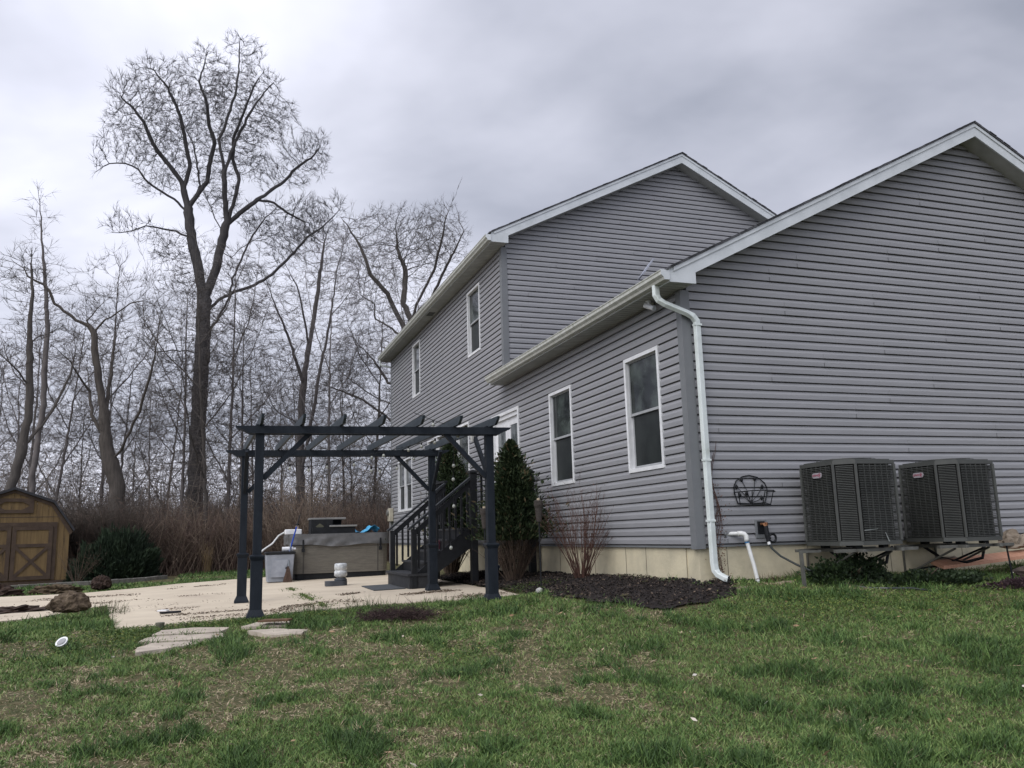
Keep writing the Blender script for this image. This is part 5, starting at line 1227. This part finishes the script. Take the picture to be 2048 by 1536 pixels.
# juniper bush
def bush(name,x,y,z,rx,ry,h,k,label,cat,m_,seed,leaf=(.05,.11),up=.5,asp=.25,parent_label=None):
    t=empty(name,(x,y,z),label,cat); r=np.random.default_rng(seed); v_=VN(seed)
    th=r.random(k)*6.283; ph=np.arccos(r.random(k)); rad=r.random(k)**.3*(.72+.5*v_(th*2.5,ph*5,1.))
    P=np.stack([np.cos(th)*np.sin(ph)*rx*rad,np.sin(th)*np.sin(ph)*ry*rad,np.cos(ph)*h*rad],1)
    out=P/np.array([rx,ry,h])+np.array([0,0,up])+r.normal(size=(k,3))*.4; out/=np.linalg.norm(out,axis=1,keepdims=True); sd=np.cross(out,r.normal(size=(k,3))); sd/=np.linalg.norm(sd,axis=1,keepdims=True); s=r.uniform(*leaf,k)
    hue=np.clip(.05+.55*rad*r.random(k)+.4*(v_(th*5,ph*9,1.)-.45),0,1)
    V,Q,T,hh=quads(P,out*s[:,None],sd*(s*asp)[:,None],hue); me=NPM(); me.add(V,Q,T,hh); me.build('foliage',m_,t)
    nm=NPM(); kk=60; V,Q,T,h_,_,_=spikes(np.zeros((kk,3))+r.normal(size=(kk,3))*.05,rdir(kk)*np.array([1,1,.3])+np.array([0,0,.6]),r.uniform(.5,.9,kk)*h,np.full(kk,.012),4,.2,2); nm.add(V,Q,T); nm.build('stems',STM,t)
    return t
JUN=attr_mat('juniper_foliage',[(0,(.009,.016,.009)),(.5,(.019,.034,.017)),(1,(.04,.058,.028))],.75)
bush('juniper_bush',-8.2,18.5,-.82,1.25,.95,1.42,30000,'dark green rounded juniper bush right of the shed','bush',JUN,31,(.05,.13),.8,.16)
IVY=attr_mat('ivy_leaf',[(0,(.010,.018,.009)),(.5,(.024,.042,.016)),(1,(.055,.085,.028))],.6)
bush('ivy_mound',1.75,-.55,-.5,.62,.32,.34,5200,'dark leafy mound of ivy under the left air conditioner','ivy',IVY,32,(.012,.026),.3,.8)
bush('ivy_mound',2.75,-.85,-.55,.9,.30,.17,4200,'low dark leafy ivy spreading under the right air conditioner','ivy',IVY,33,(.012,.024),.3,.8)
PUR=attr_mat('purple_weed',[(0,(.03,.018,.022)),(.5,(.06,.035,.042)),(1,(.09,.06,.05))],.8)
bush('purple_weeds',4.0,-1.3,-.60,1.0,.30,.12,3600,'purplish low weeds in front of the orange plank','weeds',PUR,34,(.012,.024),.5,.6)
# bare rose-like shrub in front of the wall
def bare_shrub(x,y,h,label,k,seed,m_,spread=.42,name='bare_shrub'):
    z=g1(x,y); t=empty(name,(x,y,z),label,'shrub'); r=np.random.default_rng(seed); nm=NPM()
    th=r.random(k)*6.283; b=np.stack([.09*np.cos(th)*r.random(k),.09*np.sin(th)*r.random(k),np.zeros(k)],1); d=np.stack([np.cos(th)*spread*r.random(k)**.6,np.sin(th)*spread*.75*r.random(k)**.6,np.ones(k)],1); ln=r.uniform(.55,1.05,k)*h
    V,Q,T,_,tp,md=spikes(b,d,ln,r.uniform(.003,.0065,k),5,.2,4); nm.add(V,Q,T); st=nm.build('stems',m_,t)
    nm=NPM(); k2=k*5; s_=r.integers(0,k,k2); f_=r.uniform(.45,1,k2)[:,None]; src=np.where(f_<.5,b[s_]+(md[s_]-b[s_])*f_*2,md[s_]+(tp[s_]-md[s_])*(f_*2-1)); dd=d[s_]+r.normal(size=(k2,3))*.45
    V,Q,T,_,tp2,_=spikes(src,dd,r.uniform(.08,.3,k2),np.full(k2,.0026),3,.25,2); nm.add(V,Q,T); nm.build('twigs',m_,t)
    c=r.choice(k2,45); V,Q,T,hh=quads(tp2[c],rdir(45)*.013,rdir(45)*.009,r.random(45)); me=NPM(); me.add(V,Q,T,hh); me.build('dried_leaves',mat('dried_leaf',(.14,.06,.035),(.08,.045,.03),10),t)
RBK=mat('reddish_stem',(.12,.06,.045),(.07,.042,.034),14,.85)
bare_shrub(-.42,2.55,1.5,'bare many-stemmed reddish brown shrub in front of the side wall',95,41,RBK,.55)
bare_shrub(-9.1,17.0,1.15,'small leafless shrub in front of the shed doors',30,43,STM,.75)
# arching cane of the wall shrub and vine by the downspout
q=MB()
for s_ in range(5):
    p=[(.22+.02*s_+rng.uniform(-.01,.01),-.03,-.5)]; 
    for k_ in range(12): p.append((.25+.05*math.sin(k_*.9+s_)+.012*s_,-.028-.01*rng.random(),-.5+(.10+.012*s_)*(k_+1)))
    q.tube(p,.0035,5)
o=q.build('stem',RBK); vt=empty('wall_vine',(.25,-.03,-.5),'thin dry vine climbing beside the downspout','vine')
o.parent=vt; o.location=Vector(o.location)-Vector(vt.location)
k_=260; P=np.stack([.04+rng.normal(0,.06,k_),-.005+rng.uniform(-.03,.0,k_),rng.uniform(0,1.25,k_)],1)
V,Q,T,hh=quads(P,rdir(k_)*.012,rdir(k_)*.009,rng.random(k_)); me=NPM(); me.add(V,Q,T,hh); me.build('dried_leaves',MATS['dried_leaf'],vt)
# dry ornamental grass
def tuft(name,x,y,k,h,rad,m_,label,cat,spread=.18,seed=0,wd=.004):
    t_=NPM(); r=np.random.default_rng(seed); th=r.random(k)*6.28; b=np.stack([rad*r.random(k)*np.cos(th),rad*r.random(k)*np.sin(th),np.zeros(k)],1); d=np.stack([np.cos(th)*spread*r.random(k),np.sin(th)*spread*r.random(k),np.ones(k)],1)
    V,Q,T,hh,_,_=spikes(b,d,r.uniform(.4,1,k)*h,np.full(k,wd),3,.2,3,r.random(k)); t_.add(V,Q,T,hh); o=t_.build(name,m_); o.location=(x,y,g1(x,y)-.02); return tag(o,label,cat)
STR=attr_mat('straw_blade',[(0,(.20,.14,.07)),(1,(.36,.27,.15))],.8)
tuft('dry_grass_clump',-5.78,21.2,160,1.15,.12,STR,'tall tan dry grass clump standing before the thicket','grass clump',.16,5)
for i,(x,y,lb) in enumerate(((.95,-.12,'dry brown weed stems along the foundation right of the drain pipe'),(1.35,-.1,'dry brown weed stems by the steel leg under the left air conditioner'))):
    tuft('dry_weeds',x,y,70,.16,.2,attr_mat('dry_weed%d'%i,[(0,(.09,.06,.04)),(1,(.16,.11,.07))],.9),lb,'weeds',.25,95+i,.0022)
# uprooted dark clump on the lawn
nm=NPM(); k_=1500; r=np.random.default_rng(9); P=np.stack([r.normal(0,.22,k_),r.normal(0,.13,k_),np.abs(r.normal(0,.045,k_))],1)
V,Q,T,hh,_,_=spikes(P,rdir(k_)*np.array([1.4,.8,.5])+np.array([.3,0,.1]),r.uniform(.05,.2,k_),np.full(k_,.0035),3,.5,3,r.random(k_)); nm.add(V,Q,T,hh)
o=nm.build('uprooted_plant',attr_mat('dead_root',[(0,(.022,.014,.014)),(.7,(.055,.034,.034)),(1,(.10,.07,.055))],.9)); o.location=(-3.5,1.05,g1(-3.5,1.05)+.02); tag(o,'dark tangled uprooted plant lying on the lawn by the patio','dead plant')
# ---------------------------------------------------------------- mulch bed
MP=[(-1.45,2.3),(-1.3,3.7),(-1.35,5.2),(-1.2,8.5),(.0,8.5),(.0,0),(.38,-.02),(.2,-.45),(-.12,-.85),(-.7,-.98),(-1.15,-.6),(-1.4,.1),(-1.5,.9)]
gx2=np.arange(-1.8,1.0,.06); gy2=np.arange(-1.3,8.6,.06); XX,YY=np.meshgrid(gx2,gy2,indexing='ij')
wob=(vn2(XX,YY,3)-.5)*.25; insm=inside(MP,XX+wob,YY+wob); ZZ=G(XX,YY)+.012+(vn.fbm(XX,YY,4)-.3)*.05+np.where((XX>-1.6)&(YY>1.8),.015,-.004)
I=np.arange(XX.size).reshape(XX.shape); Q=np.stack([I[:-1,:-1],I[1:,:-1],I[1:,1:],I[:-1,1:]],-1); keep=insm[:-1,:-1]&insm[1:,1:]; 
mo=mesh_np('mulch_bed',np.stack([XX,YY,ZZ],-1).reshape(-1,3),Q[keep],mat('dark_mulch_soil',(.014,.011,.010),(.028,.022,.02),14,.95,.9,40)); tag(mo,kind='structure')
def scatter(P_fn,k,name,m_,label,cat,size,flat=.25,thick=None,huefn=None):
    x,y=P_fn(k); z=(G(x,y)); n=len(x); d=rdir(n)*np.array([1,1,flat]); d/=np.linalg.norm(d,axis=1,keepdims=True); e_=np.cross(d,rdir(n)*np.array([.4,.4,1])); e_/=np.linalg.norm(e_,axis=1,keepdims=True)
    s=rng.uniform(*size,n); zo=rng.uniform(.015,.07,n) if thick is None else rng.uniform(*thick,n)
    h=rng.random(n) if huefn is None else huefn(x,y)
    V,Q,T,hh=quads(np.stack([x,y,z+zo],1),d*s[:,None],e_*(s*.35)[:,None],h); me=NPM(); me.add(V,Q,T,hh); o=me.build(name,m_); tag(o,label,cat,kind='stuff'); return o
def in_poly(Pg,bb):
    def f(k):
        x=rng.uniform(bb[0],bb[1],k); y=rng.uniform(bb[2],bb[3],k); w_=(vn2(x,y,3)-.5)*.25; i=inside(Pg,x+w_,y+w_); return x[i],y[i]
    return f
scatter(in_poly(MP,(-1.8,1.,-1.3,8.6)),52000,'mulch_chips',attr_mat('mulch_chip',[(0,(.010,.009,.009)),(.6,(.028,.022,.020)),(.9,(.06,.045,.036)),(1,(.20,.15,.11))],.9),'dark brown mulch chips in the bed along the side wall','mulch',(.008,.028),.35)
# crumbs and dead weeds on the patio
def crumbs(k):
    xs=[];ys=[]
    for (x0,y0,dx,dy,w) in ((-6.8,4.3,1.6,.5,.25),(-6.2,3.2,2.0,.0,.05),(-4.6,3.3,1.0,.1,.13),(-3.6,5.0,.9,.3,.05),(-7.6,7.0,2.2,.6,.1),(-8.6,9.0,1.6,.3,.12),(-5.8,2.6,1.3,.1,.12),(-2.8,4.0,.9,.2,.06),(-8.0,4.8,1.0,.5,.2),(-6.5,11.,1.2,.7,.1),(-2.3,2.7,.8,.2,.1),(-9.5,6.2,2.2,.2,.3)):
        n=k//12; f_=rng.random(n); xs.append(x0+dx*f_+rng.normal(0,w,n)); ys.append(y0+dy*f_+rng.normal(0,w*2,n))
    x=np.concatenate(xs); y=np.concatenate(ys); i=inside(PATIO,x,y)&(vn3(x,y,2.5)>.45); return x[i],y[i]
scatter(crumbs,9000,'patio_debris',attr_mat('soil_crumb',[(0,(.05,.036,.028)),(.6,(.12,.09,.065)),(1,(.25,.2,.14))],.9),'scattered soil crumbs and dead leaves on the concrete','debris',(.008,.026),.2,(.032,.045))
# ---------------------------------------------------------------- lawn
GR=attr_mat('grass_blade',[(0,(.030,.060,.018)),(.16,(.062,.120,.030)),(.33,(.125,.200,.052)),(.45,(.22,.27,.095)),(.52,(.28,.255,.14)),(.62,(.27,.215,.13)),(.82,(.36,.285,.185)),(1,(.46,.38,.27))],.65,.3)
def lawn(k,dens,name,label,hmul=1.0,region=None,wmul=1.0):
    a=rng.uniform(-.34,1.02,k)
    D=np.exp(rng.uniform(math.log(3.2),math.log(34),k)); x=CAM.x+np.sin(a)*D; y=CAM.y+np.cos(a)*D
    keep=~inside(PATIO,x,y)&~((x>-.0)&(y>-.03)&(y<19)); w_=(vn2(x,y,3)-.5)*.25; jt=rng.normal(0,.09,k); keep&=~inside(MP,x+w_+jt,y+w_+np.abs(jt)*1.2)
    keep&=(y<15.5)|((x>-6.6)&(y<25)&(x<-1)); keep&=~((x>-1.9)&(y>2.2))
    for Pf in FP: keep&=~inside(Pf,x+rng.normal(0,.07,k),y+rng.normal(0,.06,k))
    x=x[keep];y=y[keep];D=D[keep]; n=len(x)
    big=vn.fbm(x,y,.7); med=vn2.fbm(x,y,2.6); fine=vn3.fbm(x,y,8.5)
    leftness=sst(1.5,-5.5,x)*sst(3,-1,y)
    dry=(big-.5)*1.0+(med-.5)*1.55+(fine-.5)*1.1+.30*leftness-.20-.10*sst(-3,2,x)
    edge=np.exp(-((y-1.9)**2)/.35)*(x>-5.6)*(x<-1.2); dry-=.35*edge
    p_flag=np.exp(-((x+5.0)**2/1.6+(y-.3)**2/.6)); dry+=.32*p_flag
    green=dry<.10
    tuftn=vn3.fbm(x+40,y,2.6); tall=np.clip((tuftn-.53)*6,0,1)*(~(dry>.2))
    bare=(dry>.42)&(rng.random(n)<.55); x=x[~bare];y=y[~bare];D=D[~bare];dry=dry[~bare];tall=tall[~bare];fine=fine[~bare];n=len(x)
    straw=rng.random(n)<np.clip(.10+ (dry-.05)*2.6,.055,.85)
    hue=np.where(straw,rng.uniform(.52,1.0,n),np.clip(.10+.34*rng.random(n)+.25*(fine-.5)-.16*tall+.25*np.clip(dry,0,.4),0,.48))
    ln=(rng.uniform(.025,.06,n)+.10*tall*rng.random(n))*hmul*np.where(straw,.9,1.)*(1+.25*(D>8))
    lay=np.where(straw,1.9,.75+.2*(1-tall)); d=np.stack([rng.normal(0,1,n)*lay*.75,rng.normal(0,1,n)*lay*.75,np.where(straw,.42,1.)],1); d/=np.linalg.norm(d,axis=1,keepdims=True)
    wd=(.0022+.0012*rng.random(n))*np.maximum(1,D/7.5)*wmul
    side=np.cross(d,np.array([0,0,1.])+rng.normal(size=(n,3))*.5); side/=np.linalg.norm(side,axis=1,keepdims=True)+1e-9
    P=np.stack([x,y,G(x,y)+(vn.fbm(x,y,1.3)-.5)*.07+(vn2.fbm(x,y,5)-.5)*.025-.004],1)
    bend=np.stack([rng.normal(0,.3,n),rng.normal(0,.3,n),-rng.random(n)*.5],1)
    b0=P-side*wd[:,None]; b1=P+side*wd[:,None]; m_=P+d*(ln*.55)[:,None]+bend*(ln*.18)[:,None]; m0=m_-side*(wd*.8)[:,None]; m1=m_+side*(wd*.8)[:,None]; tp=P+d*ln[:,None]+bend*(ln*.6)[:,None]
    V=np.stack([b0,b1,m1,m0,tp],1).reshape(-1,3); i=(np.arange(n)*5)[:,None]; Q=i+np.array([[0,1,2,3]]); T=i+np.array([[3,2,4]])
    o=mesh_np(name,V,[Q,T],GR,None,np.repeat(hue,5)); tag(o,label,'grass',kind='stuff'); return o
lawn(900000,1,'lawn_grass','patchy lawn of green and straw-coloured grass')
# clover-like ground cover: bright green leaves near the flagstones and on the right
def gc(k):
    xs=[];ys=[]
    for (cx_,cy_,sx_,sy_,w) in ((-6.35,1.35,.35,.35,2),(-5.3,1.72,.6,.09,1.3),(-6.9,.9,.5,.5,1.2),(1.2,-1.6,1.1,.35,2.6),(.3,-1.5,.6,.3,1),(-4.6,1.9,.5,.15,1),(-2.4,.9,.5,.4,.6),(-1.45,3.2,.15,.35,.5),(-1.1,3.0,.25,.25,.8),(-3.4,-1.2,.3,.3,.5),(2.6,-1.6,.8,.25,1.)):
        n=int(k*w/13); xs.append(rng.normal(cx_,sx_,n)); ys.append(rng.normal(cy_,sy_,n))
    x=np.concatenate(xs);y=np.concatenate(ys); i=~inside(PATIO,x,y)
    for Pf in FP: i&=~inside(Pf,x,y)
    return x[i],y[i]
scatter(gc,26000,'clover_patch',attr_mat('clover_leaf',[(0,(.03,.06,.015)),(.5,(.06,.11,.022)),(.85,(.12,.16,.035)),(1,(.22,.23,.06))],.6),'low broad-leaved green clover and weeds in the lawn','ground cover',(.008,.017),.5,(.02,.06))
def joint(k):
    y=rng.uniform(2.6,10.6,k); x=-4.1-.01*y+rng.normal(0,.02,k)+np.where(rng.random(k)<.4,rng.normal(0,.10,k),0); i=vn(x*0,y,1.1)>.52; return x[i],y[i]
scatter(joint,2600,'joint_weeds',MATS['clover_leaf'],'small green weeds growing along the patio joint','weeds',(.01,.022),.7,(.035,.07))
# weedy stems by the patio edge
for i,(x,y,k,h,lb) in enumerate(((-4.35,2.2,130,.20,'purple-tipped weed patch at the near edge of the patio'),(-6.95,4.4,150,.30,'feathery grey green weed at the patio corner'),(-3.6,2.5,60,.26,'green weed tuft left of the uprooted plant at the patio edge'),(-2.6,2.15,40,.22,'thin weed stems on the patio edge between the pergola posts'),(-1.85,1.1,40,.2,'thin weed stems by the right pergola post'))):
    tuft('weed_clump',x,y,k,h,.28,attr_mat('weed_stem%d'%i,[(0,(.04,.06,.025)),(.8,(.08,.10,.04)),(1,(.13,.08,.08))],.8),lb,'weeds',.5,80+i,.0028)
scatter(lambda k:(rng.uniform(-9,5,k),rng.uniform(-6,1.5,k)),190,'fallen_leaves',attr_mat('leaf_litter',[(0,(.22,.14,.08)),(.8,(.34,.23,.14)),(1,(.6,.58,.52))],.8),'few curled tan leaves scattered over the lawn','leaves',(.018,.04),.35,(.03,.06))
